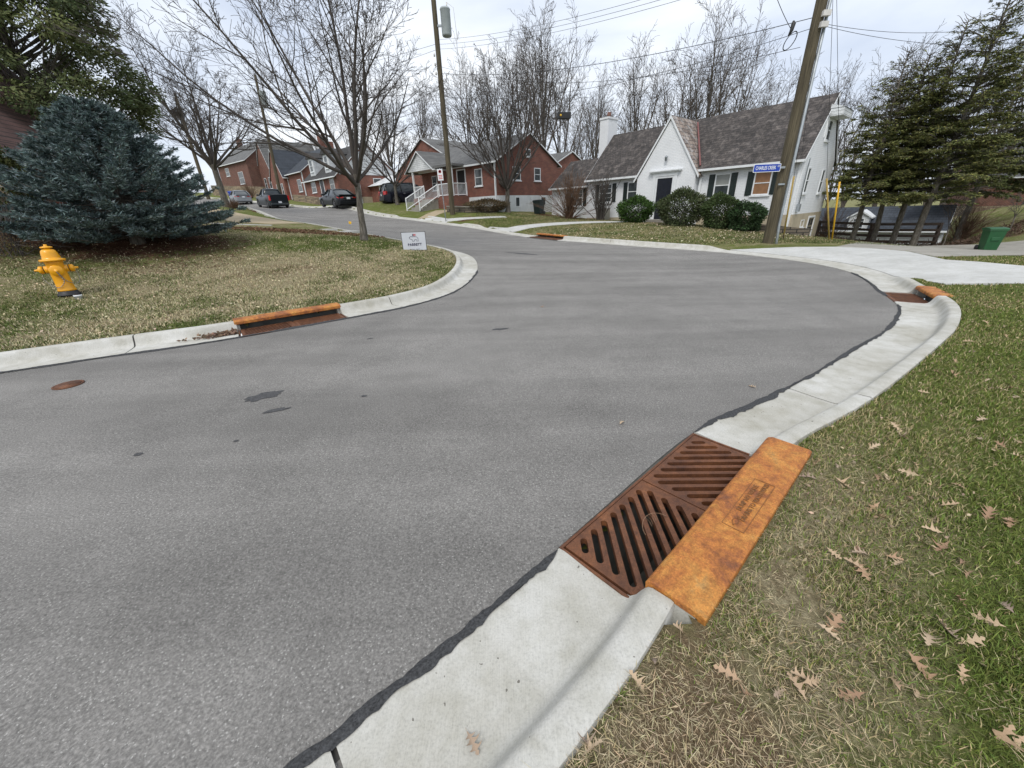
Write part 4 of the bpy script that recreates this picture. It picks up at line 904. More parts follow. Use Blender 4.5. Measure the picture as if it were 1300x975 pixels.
# ---- white garage with dormer
p = at(1200, 292, 26); p[2] -= 2.5
HG = empty('garage', p, R_(-47), 'low white sided garage with dark roof and small dormer behind the fence', 'garage')
gable_walls(HG, 'wall', M['siding'], -11, 0, 0, 5.6, -1.0, 2.5, 3.8, fm='siding'); roof2(HG, M['shingle_blue'], -11, 0, 0, 5.6, 2.5, 3.8, ov=.3, ovg=.1)
b = MB(); b.prism([(-4.95, 2.3), (-3.85, 2.3), (-3.85, 3.3), (-4.4, 3.65), (-4.95, 3.3)], 'y', -.1, 2.0); d_ = b.build('dormer', M['siding'], HG); b = MB(); b.prism([(-5.1, 3.22), (-4.4, 3.68), (-3.7, 3.22), (-3.7, 3.31), (-4.4, 3.78), (-5.1, 3.31)], 'y', -.2, 2.1); b.build('dormer_roof', M['trim'], d_)
window(HG, FX(0, -.1), -4.72, -4.08, 2.45, 3.25, bars=True); window(HG, RX(), 2.3, 2.9, .8, 2.0)
for x0, x1 in ((-9.6, -7.4),): b = MB(); FX().box(b, x0, x1, -.02, .03, .0, 2.0); b.build('garage_door', M['dark'], HG)
b = MB(); b.box(-.15, -.05, -.12, -.02, 0, 2.4); b.build('downspout', M['trim'], HG)
# ---- house on the rise at the right edge
p = at(1238, 262, 40); HR = empty('brick_house', p, R_(-30), 'dark brick house on the grassy rise at the far right', 'house')
gable_walls(HR, 'wall', M['brick2'], 0, 16, 0, 9, -3, 2.6, 5.6, fm='stone'); roof2(HR, M['shingle_grey'], 0, 16, 0, 9, 2.6, 5.6, ov=.5)
window(HR, FX(), 4, 5.6, .8, 2.0)

# ---- rail fence
def fence(pts, h=1.15):
    pts = [np.array(p, float) for p in pts]; c = pts[0]; z0 = Gp(*c); r = empty('rail_fence', (c[0], c[1], z0), 0, 'dark brown four rail wooden fence in front of the white garage', 'fence'); P = [pts[0]]
    for i in range(1, len(pts)):
        n = max(1, round(np.linalg.norm(pts[i]-pts[i-1])/2.1)); P += [pts[i-1]+(pts[i]-pts[i-1])*k/n for k in range(1, n+1)]
    Z = [Gp(*q)-z0 for q in P]
    for q, z in zip(P, Z): b = MB(); b.box(q[0]-c[0]-.07, q[0]-c[0]+.07, q[1]-c[1]-.07, q[1]-c[1]+.07, z-.3, z+h+.1); b.build('post', M['fence'], r)
    for k in range(4):
        for i in range(len(P)-1):
            zc = .22+.3*k; a = P[i]-c; d = P[i+1]-c; b = MB(); b.add([(a[0], a[1]-.085, Z[i]+zc), (d[0], d[1]-.085, Z[i+1]+zc), (d[0], d[1]-.085, Z[i+1]+zc+.13), (a[0], a[1]-.085, Z[i]+zc+.13)], [(0, 1, 2, 3)]); o_ = b.build('rail', M['fence'], r); o_.modifiers.new('s', 'SOLIDIFY').thickness = .03
fence([tuple(at(1036, 300, 25)[:2]), tuple(at(1100, 310, 23.4)[:2]), tuple(at(1183, 314, 22)[:2])])
# ================================================================== vegetation
def tubes_np(lines, n):
    Vs = []; Fs = []; base = 0; groups = {}
    for pts, rad in lines: groups.setdefault(len(pts), []).append((pts, rad))
    for k, g in groups.items():
        P = np.array([p for p, _ in g], float); R = np.array([r for _, r in g], float); Bn = len(g)
        T = np.gradient(P, axis=1); T /= np.linalg.norm(T, axis=2)[..., None]+1e-9
        ref = np.where(np.abs(T[:, :1, 2:3]) > .8, np.array([1., 0, 0]), np.array([0, 0, 1.])); ref = np.repeat(ref, k, axis=1)
        a = np.cross(T, ref); a /= np.linalg.norm(a, axis=2)[..., None]+1e-9; b = np.cross(T, a)
        q = 2*np.pi*np.arange(n)/n; V = P[:, :, None]+R[:, :, None, None]*(a[:, :, None]*np.cos(q)[None, None, :, None]+b[:, :, None]*np.sin(q)[None, None, :, None])
        V = V.reshape(-1, 3); i, j, l = np.meshgrid(np.arange(Bn), np.arange(k-1), np.arange(n), indexing='ij'); s = base+i*k*n; l2 = (l+1) % n
        Fs.append(np.stack([s+j*n+l, s+j*n+l2, s+(j+1)*n+l2, s+(j+1)*n+l], -1).reshape(-1, 4)); Vs.append(V); base += len(V)
    return np.vstack(Vs), np.vstack(Fs)
def rnd_perp(d, rng):
    v = np.array([rng.gauss(0, 1) for _ in range(3)]); v -= d*(v@d); return v/(np.linalg.norm(v)+1e-9)
def grow(out, p, d, Ln, r, lev, spec, rng):
    k = spec['k'][lev]; st = Ln/(k-1); pts = [p.copy()]; rr = [r]; dirs = [d]
    for i in range(1, k):
        d = d+rnd_perp(d, rng)*spec['wob'][lev]+np.array([0, 0, spec['trop'][lev]]); d /= np.linalg.norm(d); p = p+d*st; pts.append(p); rr.append(max(spec['rmin'], r*(1-i/(k-1)*spec['tap'][lev]))); dirs.append(d)
    out[min(lev, len(out)-1)].append((np.array(pts), np.array(rr)))
    if lev+1 >= len(spec['k']): return
    nc = spec['n'][lev]
    for c in range(nc):
        t = spec['t0'][lev]+(1-spec['t0'][lev])*(c+rng.random())/nc; x = t*(k-1); i = min(int(x), k-2); f = x-i
        q = pts[i]*(1-f)+pts[i+1]*f; rq = rr[i]*(1-f)+rr[i+1]*f; dd = dirs[i]; a = R_(rng.uniform(*spec['ang'][lev])); nd = dd*math.cos(a)+rnd_perp(dd, rng)*math.sin(a)
        if nd[2] < spec.get('minz', -.2): nd[2] = abs(nd[2])*.5; nd /= np.linalg.norm(nd)
        grow(out, q, nd, Ln*rng.uniform(*spec['len'][lev])*(1.15-.55*t), max(spec['rmin'], rq*.62), lev+1, spec, rng)
def bare_tree(seed, h_trunk, r0, limbs, limb_len, ang, spec, lean=(0, 0), west=0., rl=(.40, .55)):
    rng = random.Random(seed); out = [[] for _ in range(len(spec['k']))]; tr = []
    k = 7; pts = [np.array([lean[0]*(i/(k-1)), lean[1]*(i/(k-1)), h_trunk*i/(k-1)])+np.array([rng.uniform(-.02, .02), rng.uniform(-.02, .02), 0])*(i > 0) for i in range(k)]
    rad = [r0*(1.35 if i == 0 else 1.08 if i == 1 else 1-.03*i) for i in range(k)]; tr.append((np.array(pts), np.array(rad)))
    for c in range(limbs):
        az_ = 2*math.pi*(c/limbs)+rng.uniform(-.35, .35); a = R_(ang[0]+(ang[1]-ang[0])*((c*.618+rng.random()*.25) % 1)); t = rng.uniform(.80, 1.0) if c else 1.0
        if c == 0: a = R_(5)
        d = np.array([math.sin(a)*math.cos(az_), math.sin(a)*math.sin(az_), math.cos(a)]); p = pts[-1]*t+pts[0]*(1-t)
        grow(out, p, d, limb_len*rng.uniform(.82, 1.12)*(1 if a < R_(50) else .92)*(1+west*max(0, -math.cos(az_))*math.sin(a)), r0*rng.uniform(*rl), 0, spec, rng)
    V1, F1 = tubes_np(tr, 12); return (V1, F1), out
def place_tree(name, label, cat, loc, rz, tree, tm='bark', cm='twig', sc=1., group=None):
    r = empty(name, loc, rz, label, cat, group); r.scale = (sc, sc, sc); (V1, F1), out = tree; mesh_np('trunk', V1, F1, M[tm], r, True)
    Vs = []; Fs = []; b = 0
    for lv, ls in enumerate(out):
        if ls: V, Fq = tubes_np(ls, 7 if lv == 0 else 4 if lv == 1 else 3); Vs.append(V); Fs.append(Fq+b); b += len(V)
    mesh_np('crown', np.vstack(Vs), np.vstack(Fs), M[cm], r, True); return r
SP = dict(k=[9, 7, 6, 5, 4], wob=[.07, .11, .14, .18, .2], trop=[.045, .05, .05, .04, .03], tap=[.85, .88, .85, .8, .6], n=[7, 6, 5, 2], t0=[.18, .15, .15, .1], ang=[(28, 55), (28, 60), (25, 60), (25, 60)], len=[(.38, .6), (.38, .6), (.38, .6), (.4, .7)], rmin=.0042, minz=-.12)
def gz_(px, py, Y): q = at(px, py, Y); return (float(q[0]), float(q[1]), Gp(q[0], q[1])-.03)
place_tree('bare_tree', 'large leafless tree on the left lawn beside the yard sign', 'tree', gz_(463, 310, 14), 0, bare_tree(11, 2.0, .108, 11, 5.0, (12, 74), SP, lean=(.12, .05), west=.55, rl=(.46, .62)), cm='twig')
S2 = dict(SP); S2.update(rmin=.007, trop=[.045, .06, .05, .04, .03], n=[7, 5, 4, 2], wob=[.035, .08, .12, .16, .2], ang=[(16, 38), (20, 45), (25, 55), (25, 60)])
place_tree('bare_tree', 'leafless vase shaped tree in front of the brick house with white basement', 'tree', gz_(645, 272, 31), 0, bare_tree(5, 1.7, .17, 15, 6.9, (6, 60), S2), cm='twig')
S3 = dict(SP); S3.update(rmin=.007, n=[7, 5, 4, 3], minz=.0)
place_tree('bare_tree', 'leafless tree with a dark nest in mulch by the silver sedan', 'tree', gz_(288, 264, 31), .7, bare_tree(23, 2.7, .21, 12, 6.2, (12, 70), S3), cm='twig')
S4 = dict(SP); S4.update(rmin=.008, n=[6, 5, 3, 2])
q = gz_(505, 262, 37); place_tree('bare_tree', 'leafless tree in front of the gabled brick house, behind the large lawn tree', 'tree', q, 0, bare_tree(31, 1.6, .14, 10, 4.8, (15, 65), S4), cm='twig')
# a nest in the third tree
q = gz_(288, 264, 31); V = np.random.normal(0, 1, (160, 3)); V /= np.linalg.norm(V, axis=1)[:, None]; ls = [(np.array([v*.30*[1, 1, .7], v*.30*[1, 1, .7]+np.random.normal(0, .12, 3), v*.28*[1, 1, .7]+np.random.normal(0, .2, 3)]), np.array([.012]*3)) for v in V]
Vn, Fn = tubes_np(ls, 3); nest = mesh_np('bird_nest', Vn, Fn, M['twig'], loc=(q[0]-.9, q[1]-.6, q[2]+5.6)); tag(nest, 'dark round twig nest high in the leafless tree by the silver sedan', 'nest')

# background woods: tall bare trees as individuals sharing five bodies
SB = dict(k=[8, 6, 5, 4], wob=[.05, .10, .14, .18], trop=[.06, .05, .04, .03], tap=[.85, .88, .85, .7], n=[8, 5, 4], t0=[.22, .12, .1], ang=[(18, 42), (22, 52), (25, 60)], len=[(.30, .55), (.35, .6), (.4, .65)], rmin=.010, minz=.1)
protos = [bare_tree(100+i, random.uniform(3, 6), .21, 5+i % 3, 9.3, (4, 32), SB) for i in range(5)]
woods = [  # px of the trunk, py of the ground, depth, scale, label
 (712, 262, 50, 1.15, 'tall bare tree behind the right end of the brick house with white basement'), (742, 262, 46, .80, 'bare tree rising behind the low left wing of the white cottage'),
 (690, 262, 47, 1.25, 'tall bare tree directly behind the red brick gable wall'), (768, 262, 55, 1.0, 'bare tree just left of the white chimney'),
 (800, 262, 52, 1.10, 'bare tree just right of the white chimney'), (828, 262, 48, .92, 'bare tree behind the cottage roof left of its pointed gable'),
 (850, 262, 50, 1.32, 'tallest bare tree, directly behind the pointed white gable'), (880, 262, 47, 1.2, 'bare tree behind the cottage just right of its pointed gable'),
 (908, 262, 53, 1.38, 'broad bare tree behind the middle of the dark slate roof'), (935, 262, 46, 1.0, 'bare tree behind the slate roof above the blue street sign'),
 (962, 262, 52, 1.15, 'bare tree behind the slate roof just left of the right utility pole'), (1010, 262, 46, .95, 'bare tree behind the cottage just right of the right utility pole'),
 (1035, 262, 44, .98, 'bare tree behind the right gable peak of the cottage'), (1070, 262, 42, 1.0, 'bare tree rising behind the leftmost hemlock'),
 (1110, 262, 44, 1.1, 'bare tree rising between the leftmost and middle hemlocks'), (1150, 264, 40, 1.15, 'bare tree rising behind the middle hemlock'),
 (1195, 264, 38, 1.05, 'bare tree rising behind the gap left of the right hemlock'), (1250, 264, 40, 1.3, 'bare tree rising behind the right hemlock'), (1300, 264, 36, 1.2, 'bare tree cut by the right edge above the far house'),
 (665, 258, 52, 1.1, 'bare tree behind the ridge of the brick house with white basement'), (600, 255, 58, 1.1, 'bare tree behind the porch house just right of the centre utility pole'), (545, 250, 60, 1.0, 'bare tree behind the tall gabled brick house'),
 (500, 245, 66, 1.0, 'bare tree behind the low garage wing of the gabled house'), (455, 240, 68, .95, 'bare tree behind the dormered brick house'), (415, 238, 78, .8, 'small bare tree behind the dark dormer roof'), (630, 262, 62, .9, 'low bare tree far behind the porch house')]
_r = random.Random(77); _nm = ('slender', 'crooked', 'forked', 'narrow', 'thin', 'straight')
for _i, (_px, _w) in enumerate(((725, 'the gap left of the white chimney'), (751, 'the low wing roof of the cottage'), (815, 'the left part of the slate roof'), (865, 'the peak of the pointed gable'), (920, 'the grey blind window'), (975, 'the blue street sign'), (1052, 'the right gable awning'), (1130, 'the garage dormer'), (1175, 'the right end of the rail fence'), (1225, 'the green bin'), (680, 'the black basement bin'), (620, 'the porch house chimney side'), (575, 'the centre utility pole'))):
    woods.append((_px+_r.uniform(-4, 4), 262, _r.uniform(54, 68), _r.uniform(.85, 1.15), '%s bare tree, back row, above %s' % (_nm[_i % 6], _w)))
pr = []
for i, (px, py, Y, sc, lab) in enumerate(woods):
    k = i % 5; q = at(px, py, Y); z = min(q[2], float(S(q[0], q[1]))+.1); loc = (q[0], q[1], z)
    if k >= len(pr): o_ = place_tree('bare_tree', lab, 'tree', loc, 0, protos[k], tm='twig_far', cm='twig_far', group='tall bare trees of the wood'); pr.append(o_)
    else: o_ = copy_tree(pr[k]); o_.location = loc; o_['label'] = lab
    s_ = .98*sc*random.uniform(.92, 1.05); o_.scale = (s_, s_, s_*random.uniform(.9, 1.08)); o_.rotation_euler = (0, 0, random.uniform(0, 6.28))

# foliage cards
def cards(name, c, d, ln, wd, col, mat, parent=None, loc=None, nrm=None, fold=.0):
    n = len(c); d = d/(np.linalg.norm(d, axis=1)[:, None]+1e-9)
    if nrm is None: nrm = np.random.normal(0, 1, (n, 3))
    s = np.cross(d, nrm); s /= np.linalg.norm(s, axis=1)[:, None]+1e-9; ln = np.broadcast_to(ln, n)[:, None]; wd = np.broadcast_to(wd, n)[:, None]
    V = np.stack([c, c+d*ln*.45+s*wd*.5, c+d*ln, c+d*ln*.45-s*wd*.5], 1).reshape(-1, 3); Fq = np.arange(4*n).reshape(-1, 4)
    return mesh_np(name, V, Fq, mat, parent, col=np.repeat(col, 4, axis=0), loc=loc)
def jcol(base, n, v=.3, hue=.08):
    b = np.array(base)[None]*(1+np.random.uniform(-v, v, (n, 1)))*(1+np.random.uniform(-hue, hue, (n, 3))); return np.clip(b, 0, 1)
# blue spruce: whorled boughs tipped with upturned needle brushes
def spruce(loc, label):
    rng = random.Random(3); np.random.seed(3); h = 3.3; R0 = 2.62; r = empty('blue_spruce', loc, 0, label, 'spruce tree'); tl = [(np.array([[0, 0, h*i/6] for i in range(7)], float), np.linspace(.17, .02, 7))]; V, Fq = tubes_np(tl, 8); mesh_np('trunk', V, Fq, M['bark'], r, True)
    bl = []; C_ = []; D_ = []
    nb = 330
    for i in range(nb):
        t = ((i+.5)/nb)**1.15; z = .18+t*(h-.25); a_ = i*2.39996; rad = R0*(1-(z/h)**1.12)**.80*(1+.10*math.sin(a_*3+z*2)+rng.uniform(-.30, .10)); a = i*2.39996+rng.uniform(-.2, .2)
        if z < .6: rad *= .75+.4*z
        rise = .22 if z > 1 else .03; k = 7; pts = []
        for j in range(k):
            u = j/(k-1); rr = .12+rad*u; pts.append([rr*math.cos(a), rr*math.sin(a), z-.12*rad*u*(1-u)*1.6+rise*rad*u*u*.9+ (0 if z > .6 else .05)])
        pts = np.array(pts); pts[:, 2] = np.maximum(pts[:, 2], .10); bl.append((pts, np.linspace(.024, .006, k)))
        # side twigs with needles over the outer 60 %
        m = int(10+rad*9); u = np.array([rng.uniform(.30, 1.0)**.75 for _ in range(m)]); side = np.array([rng.choice((-1, 1)) for _ in range(m)]); w_ = (1.08-u)*.42*rad*.5+.07
        base = np.stack([np.interp(u, np.linspace(0, 1, k), pts[:, c]) for c in range(3)], 1); out_ = np.array([math.cos(a), math.sin(a), 0]); sd_ = np.array([-math.sin(a), math.cos(a), 0])
        for j in range(m):
            tw = out_*.75+sd_*side[j]*rng.uniform(.4, 1.1)+np.array([0, 0, rng.uniform(-.05, .30)]); tw /= np.linalg.norm(tw); ltw = w_[j]*rng.uniform(.7, 1.3); nn = 3+int(ltw/.065)
            for q in range(nn):
                C_.append(base[j]+tw*ltw*q/nn); D_.append(tw+np.array([0, 0, .28]))
        for q in range(4): C_.append(pts[-1]-out_*.05*q); D_.append(out_+np.array([0, 0, .35]))
    V, Fq = tubes_np(bl, 4); mesh_np('branches', V, Fq, M['bark'], r, True)
    C_ = np.array(C_); D_ = np.array(D_); K = 5; n = len(C_); c = np.repeat(C_, K, 0)+np.random.normal(0, .014, (n*K, 3)); d = np.repeat(D_, K, 0)+np.random.normal(0, .42, (n*K, 3))
    col = jcol((.095, .135, .130), n*K, .45); pale = np.random.random(n*K) < .32; col[pale] = jcol((.23, .29, .29), int(pale.sum()), .3)
    cards('needles', c, d, np.random.uniform(.065, .125, n*K), .020, col, M['leafcol'], r); return n*K
q = gz_(178, 314, 11.4); ns = spruce(q, 'wide blue spruce behind the yellow hydrant')
# hemlock / cedar like conifers
def conifer(seed, loc, h, R0, label, name='hemlock_tree', base=(.065, .085, .026), z0=1.3, dens=1., sparse_top=.55, nb=150, droop=.22, lean=0., group=None, cat='evergreen tree', cs=1., clen=.2, wild=False):
    rng = random.Random(seed); np.random.seed(seed); r = empty(name, loc, rng.uniform(0, 6), label, cat, group); k = 9
    tp = np.array([[lean*(i/(k-1))+rng.uniform(-.04, .04), 0, h*i/(k-1)-.1] for i in range(k)]); V, Fq = tubes_np([(tp, np.linspace(h*.010+.05, .02, k))], 9); mesh_np('trunk', V, Fq, M['bark'], r, True)
    bl = []; C_ = []; D_ = []; tz = []
    for i in range(nb):
        t = (i+rng.random())/nb; z = z0+t*(h-z0-.1); rad = R0*(1-t*.90)**.75*rng.uniform(.55, 1.12); a = rng.uniform(0, 6.28)
        kk = 8; up = (.25+.5*t)*(rng.uniform(.2, 2.2) if wild else 1); pts = []; bend = rng.uniform(-.5, .5)
        for j in range(kk):
            u = j/(kk-1); aa = a+bend*u*u*.5; pts.append([tp[0][0]+lean*z/h+rad*u*math.cos(aa), rad*u*math.sin(aa), z+up*rad*u*.8-droop*rad*u*u*1.6+rng.uniform(-.03, .03)])
        pts = np.array(pts); bl.append((pts, np.linspace(.012+rad*.014, .006, kk)))
        out_ = np.array([math.cos(a), math.sin(a), 0]); sd_ = np.array([-math.sin(a), math.cos(a), 0])
        m = int(rad*9*dens*(1-sparse_top*t)); 
        for j in range(m):
            u = rng.uniform(.22, 1)**.8; b_ = np.array([np.interp(u, np.linspace(0, 1, kk), pts[:, c]) for c in range(3)]); s_ = rng.choice((-1, 1)); L_ = (.15+.45*(1-u)*rad*.6)*rng.uniform(.6, 1.3); tw = out_*.6+sd_*s_+np.array([0, 0, rng.uniform(-.25, .1)]); tw /= np.linalg.norm(tw)
            bl.append((np.array([b_, b_+tw*L_*.5, b_+tw*L_+[0, 0, -.06*L_]]), np.array([.008, .006, .004])))
            nn = 4+int(L_/.05)
            q_ = np.linspace(0.05, 1, nn)[:, None]; C_.append(b_+tw*L_*q_+np.random.normal(0, .045, (nn, 3))*[1, 1, .6]); D_.append(np.repeat((tw*.5+out_*.5+np.array([0, 0, -.15]))[None], nn, 0))
    V, Fq = tubes_np(bl, 3); mesh_np('branches', V, Fq, M['bark'], r, True); C_ = np.vstack(C_); D_ = np.vstack(D_); K = 2; n = len(C_); c = np.repeat(C_, K, 0); d = np.repeat(D_, K, 0)+np.random.normal(0, .5, (n*K, 3))*[1, 1, .45]
    col = jcol(base, n*K, .4, .12); m_ = np.random.random(n*K) < .18; col[m_] = jcol((base[0]*1.9, base[1]*1.7, base[2]*1.5), int(m_.sum()), .2)
    nr = np.random.normal(0, .45, (n*K, 3))+[0, 0, 1]; cards('foliage', c, d, np.random.uniform(.6, 1.3, n*K)*clen, .055*cs, col, M['leafcol'], r, nrm=nr); return n*K
GRP = 'dark hemlocks around the garage drive'
for i, (px, py, Y, h, R0, ln_, lab) in enumerate(((1079, 312, 22.5, 8.6, 2.3, 0, 'leftmost hemlock, its trunk just right of the yellow guy guards'), (1105, 313, 22.5, 8.6, 2.1, .2, 'hemlock with straight trunk in front of the garage dormer'),
        (1130, 314, 22, 9.6, 2.3, .3, 'hemlock second from the right, trunk before the middle of the garage'), (1157, 314, 21, 10.8, 2.9, 1.0, 'tallest, rightmost hemlock with a leaning trunk before the garage'))):
    p = gz_(px, py, Y); conifer(40+i, p, h, R0, lab, lean=ln_*.5, nb=120+int(h*8), z0=(2.1, 2.9, 2.3, 2.1)[i], dens=1.6, group=GRP, sparse_top=.93, droop=.12, clen=.14, cs=.75, base=(.13, .143, .050), wild=True)
p = gz_(1215, 300, 27); conifer(50, p, 12.0, 3.4, 'broad dark evergreen behind the garage roof, highest at the right', nb=150, z0=2.8, dens=1.0, sparse_top=.85, clen=.2, cs=1.0, base=(.085, .10, .035))
# big broadleaf evergreen behind the spruce
def clumpy(seed, loc, label, h, cz, rr, hz, ncl, per, base, size):
    rng = random.Random(seed); np.random.seed(seed); r = empty('evergreen_tree', loc, 0, label, 'evergreen tree')
    V, Fq = tubes_np([(np.array([[rng.uniform(-.05, .05), rng.uniform(-.05, .05), h*i/9-.1] for i in range(10)]), np.linspace(.20, .02, 10))], 9); mesh_np('trunk', V, Fq, M['bark'], r, True)
    ls = []; Cc = []; Dd = []; Cl = []
    for i in range(ncl):
        z = rng.uniform(cz-hz*.92, cz+hz); R = rr*math.sqrt(max(0.02, 1-((z-cz)/hz)**2)) if z > cz else rr*(1-.25*((cz-z)/hz)**2); a = rng.uniform(0, 6.28); rad = R*rng.uniform(.25, 1.08)**.6; c = np.array([rad*math.cos(a), rad*math.sin(a), z]); z0_ = max(.8, z-rad*.75)
        ls.append((np.array([[0, 0, z0_], c*[.4, .4, 0]+[0, 0, z0_+(z-z0_)*.35], c*[.8, .8, 0]+[0, 0, z0_+(z-z0_)*.8], c]), np.array([.045, .03, .018, .008])))
        s_ = rng.uniform(.28, .62); n = int(per*(s_/.45)**2); q = np.random.normal(0, 1, (n, 3)); q /= np.linalg.norm(q, axis=1)[:, None]; q *= (np.random.random(n)**.45)[:, None]*s_*np.array([1.25, 1.25, .62])
        o_ = np.array([math.cos(a), math.sin(a), 0.]); Cc.append(c+q-[0, 0, .25]*np.abs(q@o_)[:, None]*.6); Dd.append(o_*.6+q/s_+np.random.normal(0, .35, (n, 3))-[0, 0, .35]); k = rng.uniform(.75, 1.3); hue = rng.uniform(0, 1); Cl.append(jcol((base[0]*k*(1+.35*hue), base[1]*k*(1+.12*hue), base[2]*k), n, .3, .08))
    V, Fq = tubes_np(ls, 4); mesh_np('limbs', V, Fq, M['bark'], r, True); c = np.vstack(Cc); n = len(c); cards('crown', c, np.vstack(Dd), size*np.random.uniform(.6, 1.4, n), size*.38, np.vstack(Cl), M['leafcol'], r)
p = gz_(120, 300, 17.5); clumpy(60, p, 'tall olive green evergreen with loose boughs behind the blue spruce', 12.0, 4.6, 3.25, 7.3, 420, 300, (.088, .120, .052), .15)
# clipped and loose shrubs
def shrub(seed, px, py, Y, rx, rz_, label, n=9000, base=(.045, .07, .022), jag=.12, cat='shrub', name='evergreen_shrub', rough_=False, sz=.06):
    np.random.seed(seed); p = gz_(px, py, Y); r = empty(name, p, 0, label, cat, 'evergreen shrubs along the cottage' if name == 'evergreen_shrub' and Y > 15 else None)
    u = np.random.normal(0, 1, (n, 3)); u /= np.linalg.norm(u, axis=1)[:, None]; lob = 1+jag*(np.sin(u[:, 0]*6+seed)+np.sin(u[:, 1]*7+2*seed)+np.sin(u[:, 2]*6))*.6
    rad = np.random.uniform(.55, 1.0, n)**.5*lob+np.random.normal(0, .03, n); c = u*rad[:, None]*[rx, rx*.9, rz_]; c[:, 2] += rz_*1.02; c = c[c[:, 2] > .05]; u = c-[0, 0, rz_]; n = len(c)
    col = jcol(base, n, .38, .1); m_ = np.random.random(n) < .2; col[m_] *= 1.9; cards('foliage', c, u/ (np.linalg.norm(u, axis=1)[:, None])+np.random.normal(0, .55, (n, 3)), sz*np.random.uniform(.7, 1.4, n)*1.6, sz*.75, col, M['leafcol'], r)
    ls = []
    for k in range(26): a = k*2.4; e = np.array([math.cos(a)*rx*.75, math.sin(a)*rx*.7, rz_*(1.0+.7*math.sin(k*1.7))]); ls.append((np.array([[0, 0, -.05], e*[.3, .3, .45], e]), np.array([.022, .014, .006])))
    V, Fq = tubes_np(ls, 4); mesh_np('stems', V, Fq, M['bark'], r, True); return r
shrub(1, 806, 282, 23.3, .92, .66, 'leftmost rounded green shrub, beneath the shuttered window left of the gable', base=(.042, .082, .018))
shrub(2, 862, 287, 20.6, 1.06, .83, 'largest rounded olive shrub, in front of the dark front door', base=(.062, .078, .034), n=11000)
shrub(3, 911, 284, 19.6, .76, .75, 'rounded shrub beneath the grey blind window', base=(.050, .074, .026))
shrub(4, 944, 286, 18.9, .74, .60, 'low loose dark shrub beneath the brown blind window', base=(.034, .062, .024), jag=.22)
shrub(7, 618, 262, 30.9, 1.5, .42, 'low brown leafy hedge on the bank by the brick house porch', base=(.095, .070, .038), name='brown_hedge', cat='hedge')
shrub(6, 22, 268, 11.6, .75, 1.0, 'dark yellowish shrub against the brick wall left of the blue spruce', base=(.055, .062, .018), sz=.05)
# bare shrubs
def bare_shrub(seed, px, py, Y, h, n, spread, label, mat='twig_brown', r0=.014):
    rng = random.Random(seed); p = gz_(px, py, Y); r = empty('bare_shrub', p, 0, label, 'bare shrub'); st = []; tw = []
    for i in range(n):
        a = rng.uniform(0, 6.28); tl = abs(rng.gauss(0, spread)); d = np.array([math.sin(tl)*math.cos(a), math.sin(tl)*math.sin(a), math.cos(tl)]); L_ = h*rng.uniform(.65, 1.12); q = np.array([rng.uniform(-.25, .25), rng.uniform(-.2, .2), -.05]); pts = [q]
        for j in range(6): d = d+rnd_perp(d, rng)*.09+np.array([0, 0, -.012*j]); d /= np.linalg.norm(d); q = q+d*L_/6; pts.append(q)
        pts = np.array(pts); st.append((pts, np.linspace(r0, r0*.35, 7)))
        for j in range(9):
            u = rng.uniform(.3, 1); b_ = np.array([np.interp(u, np.linspace(0, 1, 7), pts[:, c]) for c in range(3)]); dd = d+rnd_perp(d, rng)*.7; dd /= np.linalg.norm(dd); l_ = rng.uniform(.15, .5); tw.append((np.array([b_, b_+dd*l_*.5, b_+dd*l_+[0, 0, .04]]), np.array([.006, .005, .0035])))
    V, Fq = tubes_np(st, 4); mesh_np('stems', V, Fq, M[mat], r, True); V, Fq = tubes_np(tw, 3); mesh_np('twigs', V, Fq, M[mat], r)
bare_shrub(1, 722, 277, 28.3, 2.9, 130, .55, 'wide bare brown shrub at the left end of the white cottage', r0=.018)
bare_shrub(2, 762, 279, 26.6, 2.7, 45, .30, 'tall thin bare grey shrub before the left cottage window', mat='twig', r0=.026)
bare_shrub(3, 1222, 296, 27, 2.2, 110, .6, 'reddish bare brush on the bank behind the green bin', r0=.018)
bare_shrub(4, 1046, 298, 27, 2.6, 90, .5, 'brown bare brush behind the fence beside the cottage wall', r0=.016)
bare_shrub(5, 318, 252, 66, 2.2, 60, .6, 'tan bare bush behind the silver sedan', r0=.03)
bare_shrub(6, 14, 322, 9.4, 1.0, 34, 1.0, 'tangle of bare arching stems at the foot of the brick house, left edge', mat='twig', r0=.010)
bare_shrub(7, 298, 262, 30.5, .35, 60, 1.1, 'small heap of dry brown stems in the mulch by the leafless tree', r0=.008)
# small saplings on the right bank
for i, (px, py, Y, lab) in enumerate(((1196, 312, 20, 'thin young bare sapling between the garage and green bin'), (1278, 300, 23, 'small young tree on the grass bank right of the green bin'))):
    S5 = dict(SB); S5.update(k=[6, 5, 4], n=[6, 4], rmin=.008, wob=[.05, .1, .14], trop=[.05, .05, .04], tap=[.8, .8, .7], t0=[.2, .1], ang=[(25, 55), (25, 55)], len=[(.3, .5), (.3, .5)])
    place_tree('young_tree', lab, 'sapling', gz_(px, py, Y), 0, bare_tree(70+i, 1.0, .035, 4, 1.4, (5, 30), S5), cm='twig')
